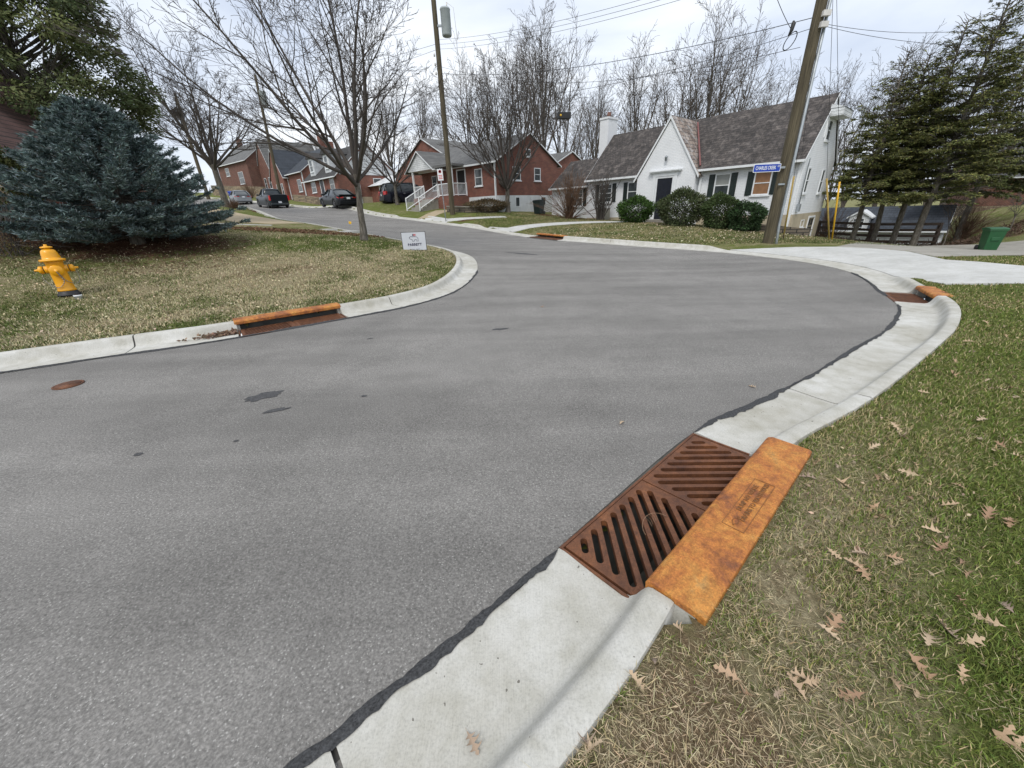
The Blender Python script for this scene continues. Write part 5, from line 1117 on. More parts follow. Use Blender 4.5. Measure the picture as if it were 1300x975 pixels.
# brown debris under the spruce
np.random.seed(9)
def scatter(name, label, cx, cy, rx, ry, n, ln, wd, col, z=.02, v=.35, kind='stuff', cat='debris', flat=.25):
    a = np.random.uniform(0, 6.28, n); r_ = np.sqrt(np.random.random(n)); x = cx+rx*r_*np.cos(a); y = cy+ry*r_*np.sin(a); dd, _ = sdist(x, y); k = dd > .1; x = x[k]; y = y[k]; n = len(x); c = np.stack([x, y, G(x, y)+np.random.uniform(.0, z, n)], 1)
    d = np.random.normal(0, 1, (n, 3))*[1, 1, flat]; o_ = cards(name, c, d, ln*np.random.uniform(.5, 1.4, n), wd, jcol(col, n, v), M['blade']); o_['kind'] = kind; tag(o_, label, cat); return o_
scatter('needle_litter', 'brown needle and twig litter on the soil beneath the blue spruce', -10.6, 10.6, 3.8, 1.9, 9000, .10, .012, (.13, .075, .045))
scatter('ground_cover', 'dark brown brush and leaves beneath the hemlocks by the fence', 25, 24, 8, 2.5, 9000, .22, .04, (.10, .065, .045), z=.25, flat=.9)
scatter('leaf_litter', 'reddish soil and dry leaves in a band across the left lawn', -8.2, 15.7, 3.6, .8, 3500, .07, .04, (.17, .095, .055), z=.04)

# grass blades -------------------------------------------------------
def blades(name, label, x, y, h, wd, cols, lean=.55):
    n = len(x); z = G(x, y); a = np.random.uniform(0, 6.28, n); dx = np.cos(a); dy = np.sin(a); l = np.random.uniform(.15, 1, n)*lean*h; hh = h*np.random.uniform(.55, 1.1, n)
    b = np.random.uniform(0, 6.28, n); sx = -np.sin(b)*wd*.5; sy = np.cos(b)*wd*.5; P0 = np.stack([x, y, z-.004], 1)
    s = np.stack([sx, sy, np.zeros(n)], 1); mid = P0+np.stack([dx*l*.35, dy*l*.35, hh*.6], 1); tip = P0+np.stack([dx*l*1.25, dy*l*1.25, hh*.92], 1)
    V = np.stack([P0-s, P0+s, mid+s*.75, mid-s*.75, tip], 1).reshape(-1, 3); i = np.arange(n)[:, None]*5
    Fq = np.concatenate([i+[0, 1, 2], i+[0, 2, 3], i+[3, 2, 4]], 1).reshape(-1, 3); o_ = mesh_np(name, V, Fq, M['blade'], col=np.repeat(cols, 5, 0)); o_['kind'] = 'stuff'; return tag(o_, label, 'grass')
def vnoise(x, y, s, seed=0):
    rs = np.random.RandomState(seed); g = rs.rand(64, 64); u = x/s; v = y/s; i = np.floor(u).astype(int); j = np.floor(v).astype(int); fu = smooth(u-i); fv = smooth(v-j)
    return (g[i % 64, j % 64]*(1-fu)+g[(i+1) % 64, j % 64]*fu)*(1-fv)+(g[i % 64, (j+1) % 64]*(1-fu)+g[(i+1) % 64, (j+1) % 64]*fu)*fv
def sample(n, a0, a1, d0, d1, pw):
    a = np.random.uniform(R_(a0), R_(a1), n); u = np.random.random(n); d = (d0**pw+(d1**pw-d0**pw)*u)**(1/pw); return d*np.sin(a), d*np.cos(a)
np.random.seed(21)
x, y = sample(440000, 5, 72, .45, 9.5, .75)
sdv, _ = sdist(x, y); ok = (sdv > .075) & ~in_drain(x, y, .10); x = x[ok]; y = y[ok]; mk_ = masks(x, y)
pt = vnoise(x, y, .35, 3)*.6+vnoise(x, y, .12, 4)*.4; keep = np.random.random(len(x)) < np.clip(1.05-mk_[:, 0]*1.3-np.clip(mk_[:, 1], 0, 1)*.6-np.clip(.46-pt, 0, 1)*2.2, .03, 1)
x = x[keep]; y = y[keep]; mk_ = mk_[keep]; n = len(x); big = vnoise(x, y, .8, 6)
cols = jcol((.140, .180, .040), n, .42, .12); yel = np.random.random(n) < np.clip(.26+.75*np.clip(mk_[:, 1], 0, 1)+.5*(big-.5), .08, .9); cols[yel] = jcol((.40, .33, .18), int(yel.sum()), .35)
dist = np.sqrt(x*x+y*y); blades('grass', 'short patchy green grass of the near right lawn', x, y, np.random.uniform(.018, .042, n)*(1+.03*dist), .0028*(1+.35*dist*.6), cols, .9)
x = np.random.uniform(5, 19, 90000); y = np.random.uniform(2.5, 12, 90000); sdv, _ = sdist(x, y); ok = (sdv > .10) & (x*x+y*y > 70) & ~inside(np.array(drv), x, y) & ~inside(np.array(old), x, y); x = x[ok]; y = y[ok]; n = len(x); pt = vnoise(x, y, .9, 17)
cols = jcol((.125, .155, .038), n, .42, .12); yel = np.random.random(n) < np.clip(.4+.8*(.5-pt), .1, .9); cols[yel] = jcol((.38, .31, .17), int(yel.sum()), .35); blades('grass', 'patchy grass beside the white driveway at right', x, y, np.random.uniform(.03, .055, n), .013, cols, .9)
# dry straw lying near the drain and across the soil
x, y = sample(60000, 5, 72, .42, 6.5, .8); sdv, _ = sdist(x, y); mk_ = masks(x, y); ok = (sdv > .075) & ~in_drain(x, y, .09) & (np.random.random(len(x)) < .08+.9*np.clip(mk_[:, 1], 0, 1)+.8*mk_[:, 0]+.4*(vnoise(x, y, .5, 15) < .33)); x = x[ok]; y = y[ok]; n = len(x)
c = np.stack([x, y, G(x, y)+np.random.uniform(.006, .030, n)], 1); st_ = cards('straw', c, np.random.normal(0, 1, (n, 3))*[1, 1, .10], np.random.uniform(.012, .06, n)*np.random.choice([.6, 1, 1.9], n, p=[.5, .42, .08]), np.random.uniform(.0010, .0024, n), jcol((.40, .325, .20), n, .5), M['blade'], nrm=np.tile([0, 0, 1.], (n, 1))+np.random.normal(0, .2, (n, 3))); st_['kind'] = 'stuff'; tag(st_, 'dry tan straw scattered over the soil beside the nearest drain', 'straw')
# left lawn
np.random.seed(22)
x, y = sample(240000, -62, -2, 6.4, 19, 1.1); sdv, _ = sdist(x, y); ok = (sdv > .10) & (x > -13); x = x[ok]; y = y[ok]; mk_ = masks(x, y); pt = vnoise(x, y, .8, 8)*.55+vnoise(x, y, .25, 9)*.45
keep = np.random.random(len(x)) < np.clip(1.1-mk_[:, 2]*1.4-mk_[:, 0]*.8-np.clip(.45-pt, 0, 1)*2.2, .04, 1); x = x[keep]; y = y[keep]; mk_ = mk_[keep]; n = len(x); pt = pt[keep]
cols = jcol((.105, .135, .036), n, .4, .12); yel = np.random.random(n) < np.clip(.34+.9*np.clip(mk_[:, 1], -.4, 1)+1.8*(.5-pt), .05, .95); cols[yel] = jcol((.46, .40, .25), int(yel.sum()), .35)
blades('grass', 'patchy green and tan grass of the left corner lawn', x, y, np.random.uniform(.02, .055, n), .013, cols, .9)
x = np.random.uniform(-2, 15, 130000); y = np.random.uniform(14.5, 31, 130000); sdv, _ = sdist(x, y); lx = (x-13.75)*.656-(y-20)*.755; ly = (x-13.75)*.755+(y-20)*.656
pth = np.array([(.1, 23.1), (.9, 23.5), (2.4, 24.2), (4.6, 24.4), (6.6, 24.0), (8.0, 24.2)]); dp = np.min(np.stack([np.hypot(x-px_, y-py_) for px_, py_ in spline(pth, .3)]), 0)
xd, yd = x, y; ok = (sdv > .12) & (ly < -.3) & (dp > .68) & ~((x > 8.0) & (sdv < 4.2) & (y < 13.6)); x = x[ok]; y = y[ok]; mk_ = masks(x, y); ok = np.random.random(len(x)) > mk_[:, 2]*1.3; x = x[ok]; y = y[ok]; n = len(x); pt = vnoise(x, y, .9, 12)
cols = jcol((.088, .115, .034), n, .4, .12); yel = np.random.random(n) < np.clip(.38+.8*(.5-pt), .1, .9); cols[yel] = jcol((.34, .28, .16), int(yel.sum()), .35); blades('grass', 'patchy olive grass of the white cottage front lawn', x, y, np.random.uniform(.03, .06, n), .022, cols, .9)

# oak leaves ---------------------------------------------------------
def oak_leaf(seed):
    rng = random.Random(seed); L_ = 1.; right = [(0, 0), (.03, .10), (.05, .2)]
    y_ = .22
    for k in range(3):
        w_ = (.22, .38, .26)[k]*rng.uniform(.7, 1.2); right += [(w_*.55, y_+.05), (w_, y_+.12+rng.uniform(-.03, .05)), (w_*.75, y_+.13), (w_*.4, y_+.125), (.04, y_+.15+rng.uniform(-.01, .01))]; y_ += .24
    right += [(.10, .93), (.03, 1.0)]; left = []
    for (x_, yy) in right[::-1][:-1]: left.append((-x_*rng.uniform(.8, 1.15), yy+rng.uniform(-.015, .015)))
    out_ = right+[(0, 1.02)]+left; cur = rng.uniform(.5, 2.6); tw = rng.uniform(-.7, .7)
    n_ = len(out_); V = []; F_ = []; mid = [(0, yy) for yy in (.0, .2, .4, .6, .8, 1.0)]
    V2, Fc = cdt(out_, 0)
    z = cur*V2[:, 0]**2*1.6+.28*np.sin(V2[:, 1]*3+seed)*.35+tw*V2[:, 0]*(V2[:, 1]-.5)*.8
    b = MB(); b.v = [(a, c_-.5, d_) for (a, c_), d_ in zip(V2, z-z.min())]; b.f = list(Fc); b.m = [0]*len(Fc); b.sm = [True]*len(Fc); b.tube([(0, -.5, .02), (0, -.62, .03)], .008, 4); return b
lp = [oak_leaf(i) for i in range(8)]; LM = []
def leaf(i, x, y, z, sc, rz, label, group=None, tilt=0.):
    k = i % 8
    if len(LM) <= k: o_ = lp[k].build('oak_leaf', M['leafdry']); LM.append(o_)
    else: o_ = LM[k].copy(); C.objects.link(o_)
    o_.location = (x, y, z); o_.rotation_euler = (random.gauss(0, tilt), random.gauss(0, tilt), rz); o_.scale = (sc, sc, sc)
    for q_ in ('group', 'label', 'category', 'kind'):
        if q_ in o_: del o_[q_]
    tag(o_, label, 'leaf', group); return o_
random.seed(5)
sp_ = [(600, 945, 'tan oak leaf lying alone on the near concrete gutter', .012), (789, 538, 'small pale oak leaf lying on the asphalt left of the grates', .004), (955, 492, 'tiny tan leaf on the asphalt near the far gutter', .004), (688, 390, 'tiny pale leaf on the asphalt in mid street', .004)]
for i, (px, py, lab, dz) in enumerate(sp_): q = hit(px, py); leaf(i, q[0], q[1], q[2]+dz, .085 if i else .075, random.uniform(0, 6), lab)
known = [(1083, 880), (950, 882), (925, 852), (808, 862), (862, 795), (832, 838), (1190, 657), (1197, 693), (1178, 690), (1135, 706), (1095, 722), (1086, 716), (1060, 790), (1052, 800), (1195, 790), (1205, 800), (1232, 812), (1270, 930), (1290, 938), (1138, 868), (1020, 858), (1012, 870), (1168, 845), (1165, 880), (1222, 855), (1155, 598), (1110, 565), (1218, 711), (1255, 652), (1280, 662), (1040, 585), (1070, 610), (990, 875), (752, 950), (1030, 862), (1215, 760), (1280, 770), (1060, 700), (1120, 655), (745, 940)]
gl = 'oak leaves scattered on the near right lawn'
i = 4
for (px, py) in known: q = hit(px, py, .15); leaf(i, q[0], q[1], Gp(q[0], q[1])+.018, random.uniform(.06, .095), random.uniform(0, 6.28), 'tan lobed oak leaf lying in the grass of the near right lawn', gl, .42); i += 1
n0 = 0
while n0 < 115:
    a = R_(random.uniform(22, 68)); d = random.uniform(1.6, 9)**1.0; x_, y_ = d*math.sin(a), d*math.cos(a); s0_, _ = sdist(np.array([x_]), np.array([y_]))
    if s0_[0] < .15 or in_drain(np.array([x_]), np.array([y_]), .1)[0]: continue
    if x_ > 7.2 and y_ > 6.9: continue
    leaf(i, x_, y_, Gp(x_, y_)+.015, random.uniform(.05, .10), random.uniform(0, 6.28), 'tan lobed oak leaf lying in the grass of the near right lawn', gl, .35); i += 1; n0 += 1
np.random.seed(31)
o_ = scatter('leaf_litter', 'leaf crumbs in the grass of the near right lawn', 4.5, 3.4, 4.5, 3.4, 2600, .022, .014, (.42, .32, .22), z=.03)
o_ = scatter('leaf_litter', 'pale dry leaf crumbs scattered over the left lawn', -5.5, 9.5, 5.5, 4.5, 1700, .045, .03, (.50, .41, .28), z=.04)
o_ = scatter('leaf_litter', 'pale dry leaf crumbs scattered over the cottage lawn', 6.5, 18.5, 7, 3.4, 1500, .07, .05, (.50, .43, .30), z=.05)
# debris washed into the gutter by the left drain
n = 260; ff = DR[3]; a_ = -np.abs(np.random.normal(0, .22, n))-.02; o2 = np.random.uniform(.22, .42, n); c = np.stack([ff.p[0]+ff.ex[0]*a_+ff.ey[0]*o2, ff.p[1]+ff.ex[1]*a_+ff.ey[1]*o2], 1); c = np.c_[c, S(c[:, 0], c[:, 1])+np.random.uniform(.014, .045, n)]
o_ = cards('leaf_litter', c, np.random.normal(0, 1, (n, 3))*[1, 1, .3], .06, .035, jcol((.20, .13, .09), n, .4), M['blade']); o_['kind'] = 'stuff'; tag(o_, 'brown leaf debris heaped in the gutter by the left drain', 'debris')
# ================================================================== street furniture
# hydrant
q = gz_(92, 381, 7.62); HY = empty('fire_hydrant', q, R_(42), 'bright yellow fire hydrant on the left lawn', 'fire hydrant')
hs = 1.0
b = MB(); b.lathe([(.15, 0), (.15, .03), (.165, .03), (.165, .07), (.15, .07), (.14, .10), (.135, .12), (.0, .12)], 24); b.build('base_flange', M['black'], HY)
b = MB(); b.lathe([(.0, .122), (.130, .122), (.132, .14), (.122, .16), (.118, .30), (.118, .60), (.124, .64), (.124, .665), (.0, .665)], 28); b.build('barrel', M['hyd'], HY)
b = MB(); b.lathe([(.0, .666), (.172, .666), (.176, .672), (.176, .690), (.168, .698), (.128, .702), (.120, .74), (.112, .80), (.098, .845), (.075, .868), (.045, .878), (.045, .888), (.078, .890), (.082, .898), (.080, .915), (.04, .922), (.024, .926), (.022, .955), (.0, .957)], 28)
for k in range(8): a = k*math.pi/4+.2; b.lathe([(.0, .650), (.012, .650), (.012, .665)], 6, (.152*math.cos(a), .152*math.sin(a), 0))
b.build('bonnet', M['hyd'], HY)
b = MB(); b.lathe([(.09, -.05), (.09, -.125), (.098, -.128), (.098, -.150), (.085, -.160), (.035, -.172), (.030, -.172), (.028, -.195), (.0, -.196)], 22, (0, 0, .50), axis='y'); b.build('pumper_cap', M['hyd'], HY)
for s in (-1, 1):
    b = MB(); b.lathe([(.065, .06*s), (.065, .155*s), (.0, .155*s)], 18, (0, 0, .52), axis='x'); nz = b.build('nozzle', M['hyd'], HY)
    b = MB(); b.lathe([(.060, .155*s), (.060, .168*s), (.0, .168*s)], 18, (0, 0, .52), axis='x'); b.build('gasket', M['black'], nz)
    b = MB(); b.lathe([(.066, .168*s), (.068, .215*s), (.048, .230*s), (.026, .236*s), (.018, .262*s), (.016, .285*s), (.0, .286*s)], 18, (0, 0, .52), axis='x'); b.build('nozzle_cap', M['hyd'], nz)
def chain(par, pts):
    b = MB(); P = spline([p for p in pts], .018)
    for i in range(len(P)-1):
        m_ = (P[i]+P[i+1])/2; d = P[i+1]-P[i]; b.tube([m_-d*.75, m_+d*.75], .0065 if i % 2 else .0035, 5)
    b.build('chain', M['chain'], par)
chain(HY, [(.0, -.20, .49), (.03, -.145, .40), (.045, -.13, .34), (.09, -.11, .28), (.17, -.06, .24), (.23, -.0, .30), (.24, .0, .42), (.235, 0, .47)])
chain(HY, [(.0, -.20, .48), (.02, -.15, .38), (.03, -.135, .30), (-.03, -.13, .22), (-.09, -.11, .20), (-.17, -.06, .26), (-.22, 0, .36), (-.21, 0, .46)])
q2 = gz_(104, 386, 7.45); b = MB(); b.lathe([(.055, 0), (.055, .055), (.06, .055), (.06, .085), (.0, .085)], 16); r = empty('pipe_cap', (q2[0], q2[1], q2[2]+.02), 0, 'short white pipe stub with dark lid at the foot of the hydrant', 'pipe cap'); b.build('pipe', M['swhite'], r); b = MB(); b.lathe([(.050, .086), (.045, .094), (.0, .095)], 16); b.build('lid', M['black'], r)
q2 = gz_(2, 433, 5.9); b = MB(); b.box(-.07, .07, -.04, .04, 0, .04); o_ = b.build('paper_scrap', M['swhite'], bevel=.015, loc=(q2[0], q2[1], q2[2]+.04)); tag(o_, 'small crumpled white scrap in the grass at the left edge', 'litter')

# text helper
def textmesh(body, size, mat, par, loc, rot, ext=.001, name='lettering', align='CENTER', bold=.0, sx=1.):
    cu_ = bpy.data.curves.new(name, 'FONT'); cu_.body = body; cu_.size = size; cu_.extrude = ext; cu_.align_x = align; cu_.align_y = 'CENTER'; cu_.offset = bold
    to = bpy.data.objects.new(name, cu_); C.objects.link(to); dg = bpy.context.evaluated_depsgraph_get(); me = bpy.data.meshes.new_from_object(to.evaluated_get(dg)); bpy.data.objects.remove(to)
    me.materials.clear(); me.materials.append(mat); o_ = bpy.data.objects.new(name, me); C.objects.link(o_); o_.parent = par; o_.location = loc; o_.rotation_euler = rot; o_.scale = (sx, 1, 1); return o_
# yard sign
q = gz_(527, 316.5, 12.5); ys = empty('yard_sign', q, R_(8), 'white yard sign with a bear outline on the left lawn corner', 'yard sign')
b = MB(); b.box(-.35, .35, -.004, .004, .03, .54); pn = b.build('panel', M['sgrey'], ys)
b = MB()
for x_ in (-.352, .352): b.tube([(x_, .0, -.12), (x_, .0, .56)], .008, 5)
b.tube([(-.352, 0, .545), (.352, 0, .545)], .006, 5); b.build('wire_frame', M['black'], ys)
textmesh('BARRETT', .10, M['ink'], pn, (.01, -.006, .19), (R_(90), 0, 0), bold=.004); textmesh('513-555-0100' if False else '- - - -  - - -', .07, M['ink'], pn, (0, -.006, .065), (R_(90), 0, 0), bold=.003, name='small_print')
bear = [(-.13, .37), (-.10, .405), (-.07, .41), (-.03, .40), (.04, .405), (.10, .39), (.125, .35), (.125, .27), (.085, .27), (.08, .32), (.02, .315), (-.0, .27), (-.04, .27), (-.05, .32), (-.085, .335), (-.12, .345), (-.13, .37)]
b = MB(); b.tube([(x_, -.006, z_+.015) for x_, z_ in bear], .006, 4, sm=False); b.build('bear_emblem', M['ink'], pn)
b = MB(); b.box(-.03, .0, -.0065, -.0042, .44, .49); b.build('flag_emblem', M['ink'], pn); b = MB(); b.box(.001, .07, -.0065, -.0042, .44, .455); b.box(.001, .07, -.0065, -.0042, .468, .49); b.build('flag_stripes', M['sred'], pn)

# utility poles ------------------------------------------------------
def wood_pole(loc, h, r0, r1, label, rz=0):
    r = empty('utility_pole', loc, rz, label, 'utility pole'); k = 10; b = MB(); b.tube([(0, 0, -.4)]+[(0, 0, h*i/k) for i in range(k+1)], [r0]+[r0+(r1-r0)*i/k for i in range(k+1)], 20); b.build('pole', M['pole'], r); return r
q1 = gz_(974, 312, 14.5); U1 = wood_pole(q1, 11.5, .175, .13, 'big brown wooden utility pole with grey conduit in front of the white cottage')
b = MB(); b.tube([(.25, -.10, -.2), (.22, -.10, .25), (.19, -.10, .6), (.165, -.10, 11)], .045, 10); b.build('conduit', M['galv'], U1)
b = MB(); b.box(-.20, .0, -.20, -.165, 1.88, 1.93); b.build('metal_tag', M['galv'], U1)
for z_ in (5.95, 6.2): b = MB(); b.box(-.02, .2, -.24, -.14, z_, z_+.13); b.build('bracket', M['ceramic'], U1)
b = MB(); b.box(-.12, .05, -.26, -.15, 8.6, 9.0); b.build('junction_box', M['xform'], U1)
b = MB(); b.tube([(-.10, -.17, 8.6), (-.13, -.19, 8.2), (-.08, -.2, 7.7)], .045, 8); b.tube([(-.1, -.17, 8.3), (-.3, -.25, 8.35)], .02, 6); b.build('cable_clamp', M['black'], U1)
# street name sign on the pole
sp0 = at(991, 212.5, 14.3); sg_ = empty('street_sign', sp0, R_(-4), 'blue street name sign fixed to the big wooden utility pole', 'street sign'); wS = .86
b = MB(); pts = []
for (cx__, cz__, a0) in ((-.03, .09, 0), (-wS+.03, .09, 90), (-wS+.03, -.09, 180), (-.03, -.09, 270)):
    for k in range(5): a = R_(a0+22.5*k); pts.append((cx__+.03*math.cos(a), cz__+.03*math.sin(a)))
b.prism(pts, 'y', -.006, .006); b.build('border', M['swhite'], sg_)
b = MB(); b.prism([(x_*.965-.015, z_*.86) for x_, z_ in pts], 'y', -.0085, -.0062); b.build('panel', M['sblue'], sg_)
textmesh('CHARLES CREEK', .145, M['swhite'], sg_, (-.47, -.0105, -.002), (R_(90), 0, 0), bold=.002, sx=.60); textmesh('CT', .075, M['swhite'], sg_, (-.065, -.0105, .04), (R_(90), 0, 0), bold=.002, sx=.8)
b = MB(); b.box(-.02, .15, .007, .05, -.03, .03); b.build('bracket', M['galv'], sg_)
q2_ = gz_(575, 275, 29.5); U2 = wood_pole(q2_, 15.5, .175, .13, 'slender wooden utility pole with grey transformer near the porch house')
zt = float(at(563, 28, 29.4)[2]-q2_[2])
def transformer(par, x_, z_, s=1.):
    b = MB(); b.lathe([(.0, z_-.62*s), (.24*s, z_-.62*s), (.27*s, z_-.56*s), (.27*s, z_+.52*s), (.29*s, z_+.54*s), (.25*s, z_+.62*s), (.0, z_+.64*s)], 20, (x_, -.05, 0)); t_ = b.build('transformer', M['xform'], par)
    b = MB(); b.tube([(x_+.12, -.05, z_+.6*s), (x_+.12, -.05, z_+.85*s)], .035, 8); b.tube([(x_+.12, -.05, z_+.85*s), (x_+.5, -.1, z_+.6*s), (x_+.6, -.1, z_-.8*s)], .012, 5); b.build('bushing', M['ceramic'], t_)
    b = MB(); b.box(min(0, x_), max(0, x_), -.1, 0, z_-.2, z_-.1); b.build('bracket', M['galv'], t_)
transformer(U2, .62, zt, 1.05)
for k in range(3):
    z_ = zt-1.5-.75*k*.6; b = MB(); b.lathe([(.0, -.08), (.05, -.07), (.05, .07), (.0, .08)], 8, (-.24, -.05, z_)); b.build('insulator', M['ceramic'], U2)
q3_ = np.array(at(357, 252, 56)); q3_[2] = Gp(q3_[0], q3_[1]); U3 = wood_pole(tuple(q3_), float(at(322, 95, 56)[2]-q3_[2]), .21, .14, 'distant leaning utility pole with pale transformer behind the pickup'); U3.rotation_euler = (0, R_(2.5), 0)
transformer(U3, .45, float(at(328, 126, 56)[2]-q3_[2]), 1.3)
q4_ = np.array(at(268, 262, 64)); q4_[2] = Gp(q4_[0], q4_[1]); U4 = wood_pole(tuple(q4_), 13, .25, .17, 'distant wooden utility pole seen through the leafless tree at left')
# wires
def wire(a, b_, sag, r, label, grp=None, name='overhead_wire'):
    a = np.array(a, float); b_ = np.array(b_, float); P = [a+(b_-a)*t-np.array([0, 0, 4*sag*t*(1-t)]) for t in np.linspace(0, 1, 28)]; m_ = MB(); m_.tube([p-a for p in P], r*.62, 5); o_ = m_.build(name, M['wire'], loc=tuple(a)); tag(o_, label, 'cable', grp); return o_
top1 = lambda z_: np.array([q1[0]-.1, q1[1], q1[2]+z_]); top2 = lambda z_: np.array([q2_[0], q2_[1], q2_[2]+z_])
z2 = lambda py: float(at(566, py, 29.5)[2]-q2_[2]); z1 = lambda px, py: float(at(px, py, 14.5)[2]-q1[2])
wire(top1(z1(1030, 22)), top2(z2(93)), .5, .016, 'thick black cable from the big pole down to the centre pole, upper one')
wire(top1(z1(1022, 36)), top2(z2(122)), .7, .013, 'black cable from the big pole down to the centre pole, lower one')
for k, (py0, py1, nm) in enumerate(((-58, 50, 'highest'), (-50, 56, 'middle'), (-42, 62, 'lowest'))):
    wire(at(1000, py0, 14), top2(z2(py1)), .35, .010, 'thin power line leaving the top centre of the frame, %s of three' % nm, 'three parallel power lines')
wire(top2(z2(62)), np.array(at(329, 102, 56)), .8, .014, 'power line from the centre pole to the distant transformer pole'); wire(top2(z2(55)), np.array(at(329, 96, 56)), .5, .014, 'topmost power line between the centre pole and distant pole')
wire(at(-60, 28, 30), np.array(at(328, 76, 56)), 1.2, .016, 'long wire crossing the sky above the leafless trees at left'); wire(at(-60, 86, 30), np.array(at(330, 112, 56)), 1., .013, 'lower wire crossing behind the leafless tree at left')
wire(top1(z1(1045, 27)), at(1330, 20, 17), .35, .010, 'upper thin wire running off the right side of the sky'); wire(top1(z1(1045, 29)), at(1330, 50, 17), .3, .010, 'lower thin wire running off the right side of the sky')
wire(at(980, -20, 14.4), at(1006, 40, 14.2), .05, .014, 'black cable dropping from above to the splice beside the big pole')
wire(top2(z2(84)), at(722, 105, 24), .2, .012, 'cable behind the vase shaped tree carrying the black signal box'); wire(at(722, 105, 24), at(1016, 60, 15), .2, .012, 'cable from the black signal box up to the big pole')
wire(at(1042, 30, 14.5), at(1018, 197, 20), .3, .010, 'service drop wire from the big pole to the cottage corner', name='service_wire')
# coil of spare cable and splice
c0 = at(1003, 52, 14.2); b = MB(); a_ = at(1010, 43, 14.2)-c0; bb_ = at(1009, 57, 14.2)-c0; pts = []
ux = np.array([.16, 0, .17]); vx = np.array([.10, .10, -.10])
for k in range(50): a = 2*math.pi*k/24; pts.append(tuple(ux*math.cos(a)*(1+.02*(k > 24))+vx*math.sin(a)))
b.tube(pts, .012, 5); o_ = b.build('cable_coil', M['wire'], loc=tuple(c0)); tag(o_, 'loop of spare black cable hanging beside the big pole', 'cable coil')
b = MB(); b.tube([(0, 0, .12), (.02, 0, .05), (.0, 0, -.1), (-.06, 0, -.22)], [.02, .06, .05, .02], 8); o_ = b.build('splice_box', M['black'], loc=tuple(at(1006, 33, 14.2))); tag(o_, 'small black cable splice above the hanging cable loop', 'cable splice')
# black signal box hung on the cable
c0 = at(716, 147, 24); r = empty('signal_box', c0, R_(10), 'black box with a yellow lens hanging beside the vase shaped tree', 'signal light'); b = MB(); b.box(-.34, .34, -.15, .15, -.145, .145); b.build('housing', M['black'], r, bevel=.02)
b = MB(); b.lathe([(.05, -.152), (.048, -.165), (.0, -.17)], 14, (-.22, 0, .0), axis='y'); b.build('lens', M['yellow'], r); b = MB(); b.tube([(.0, 0, .145), (.03, 0, 2.2)], .012, 5); b.build('hanger', M['wire'], r)
# guy wires and yellow guards
for (px, py, tx, ty, mat, Y, lab) in ((1053, 314, 1049.5, 227, 'oldyellow', 16.5, 'left, faded one of the two yellow guy guards beside the drive'), (1055, 313, 1066, 231, 'yellow', 16.6, 'right, bright one of the two yellow guy guards beside the drive'), (995, 300, 1008, 224, 'oldyellow', 16, 'rusty yellow guy guard between the big pole and cottage wall')):
    a0 = at(px, py, Y); a0[2] = min(a0[2], Gp(a0[0], a0[1])); a1 = at(tx, ty, Y-.5); d = a1-a0; rt = empty('guy_guard', a0, 0, lab, 'guy wire guard'); b = MB(); b.tube([(0, 0, 0), d*.45, d], [.025, .028, .031], 8); b.build('guard', M[mat], rt)
    b = MB(); b.tube([(0, 0, -.1), d*.12], .018, 6); b.build('anchor_rod', M['wire'], rt)
    tp = top1(8.2); b = MB(); b.tube([d*.99, tp-a0], .007, 4); b.build('guy_wire', M['wire'], rt)
# parking sign on thin post
q = gz_(566, 279, 27.5); r = empty('parking_sign', q, R_(5), 'small white parking sign with red marks on a thin post by the centre pole', 'road sign'); zz = float(at(559, 222, 27.5)[2]-q[2]); r.rotation_euler = (0, R_(-1.5), 0)
b = MB(); b.tube([(0, 0, -.2), (0, 0, zz+.35)], .03, 6); b.build('post', M['galv'], r); b = MB(); b.box(-.17, .17, -.045, -.035, zz-.32, zz+.32); pn = b.build('panel', M['swhite'], r, bevel=.004)
b = MB(); b.lathe([(.09, -.0455), (.09, -.048), (.065, -.048), (.065, -.0455)], 18, (0, 0, zz+.18), axis='y'); b.build('red_ring', M['sred'], pn)
b = MB()
for k in range(3): b.box(-.12, .12, -.048, -.0455, zz-.05-.09*k, zz-.01-.09*k)
b.build('red_marks', M['sred'], pn)
# wheelie bins
def bin_(loc, rz, mat, label, h=1.05, w_=.58):
    r = empty('wheelie_bin', loc, rz, label, 'bin'); b = MB(); t = w_/2; bt = t*.80
    V = [(-bt, -bt, .05), (bt, -bt, .05), (bt, bt*1.1, .05), (-bt, bt*1.1, .05), (-t, -t*1.05, h*.9), (t, -t*1.05, h*.9), (t, t*1.15, h*.9), (-t, t*1.15, h*.9)]
    b.add(V, [(0, 1, 2, 3), (4, 5, 6, 7), (0, 1, 5, 4), (1, 2, 6, 5), (2, 3, 7, 6), (3, 0, 4, 7)]); b.box(-t-.02, t+.02, -t*1.05-.02, t*1.15+.02, h*.86, h*.9+.001); b.box(-t*.5, t*.5, -t*1.0-.012, -t*.9, h*.45, h*.6); b.build('body', mat, r, bevel=.015)
    b = MB(); b.prism([(-t*1.12, h*.905), (t*1.28, h*.905), (t*1.28, h*.95), (t*.3, h*1.0), (-t*.9, h*.97), (-t*1.12, h*.93)], 'x', -t-.03, t+.03); b.build('lid', mat, r, bevel=.01)
    b = MB(); b.tube([(-t*.8, t*1.45, h*.9), (t*.8, t*1.45, h*.9)], .018, 8); b.build('handle', mat, r)
    for s in (-1, 1): b = MB(); b.lathe([(.0, s*t*.85), (.11, s*t*.85), (.12, s*t*.9), (.11, s*t), (.0, s*t)], 16, (0, t*1.05, .12), axis='x'); b.build('wheel', M['black'], r)
    return r
q = gz_(1251, 321, 17); bin_(q, R_(-25), M['bingrn'], 'green wheelie bin beside the grey driveway at right', h=.95, w_=.52)
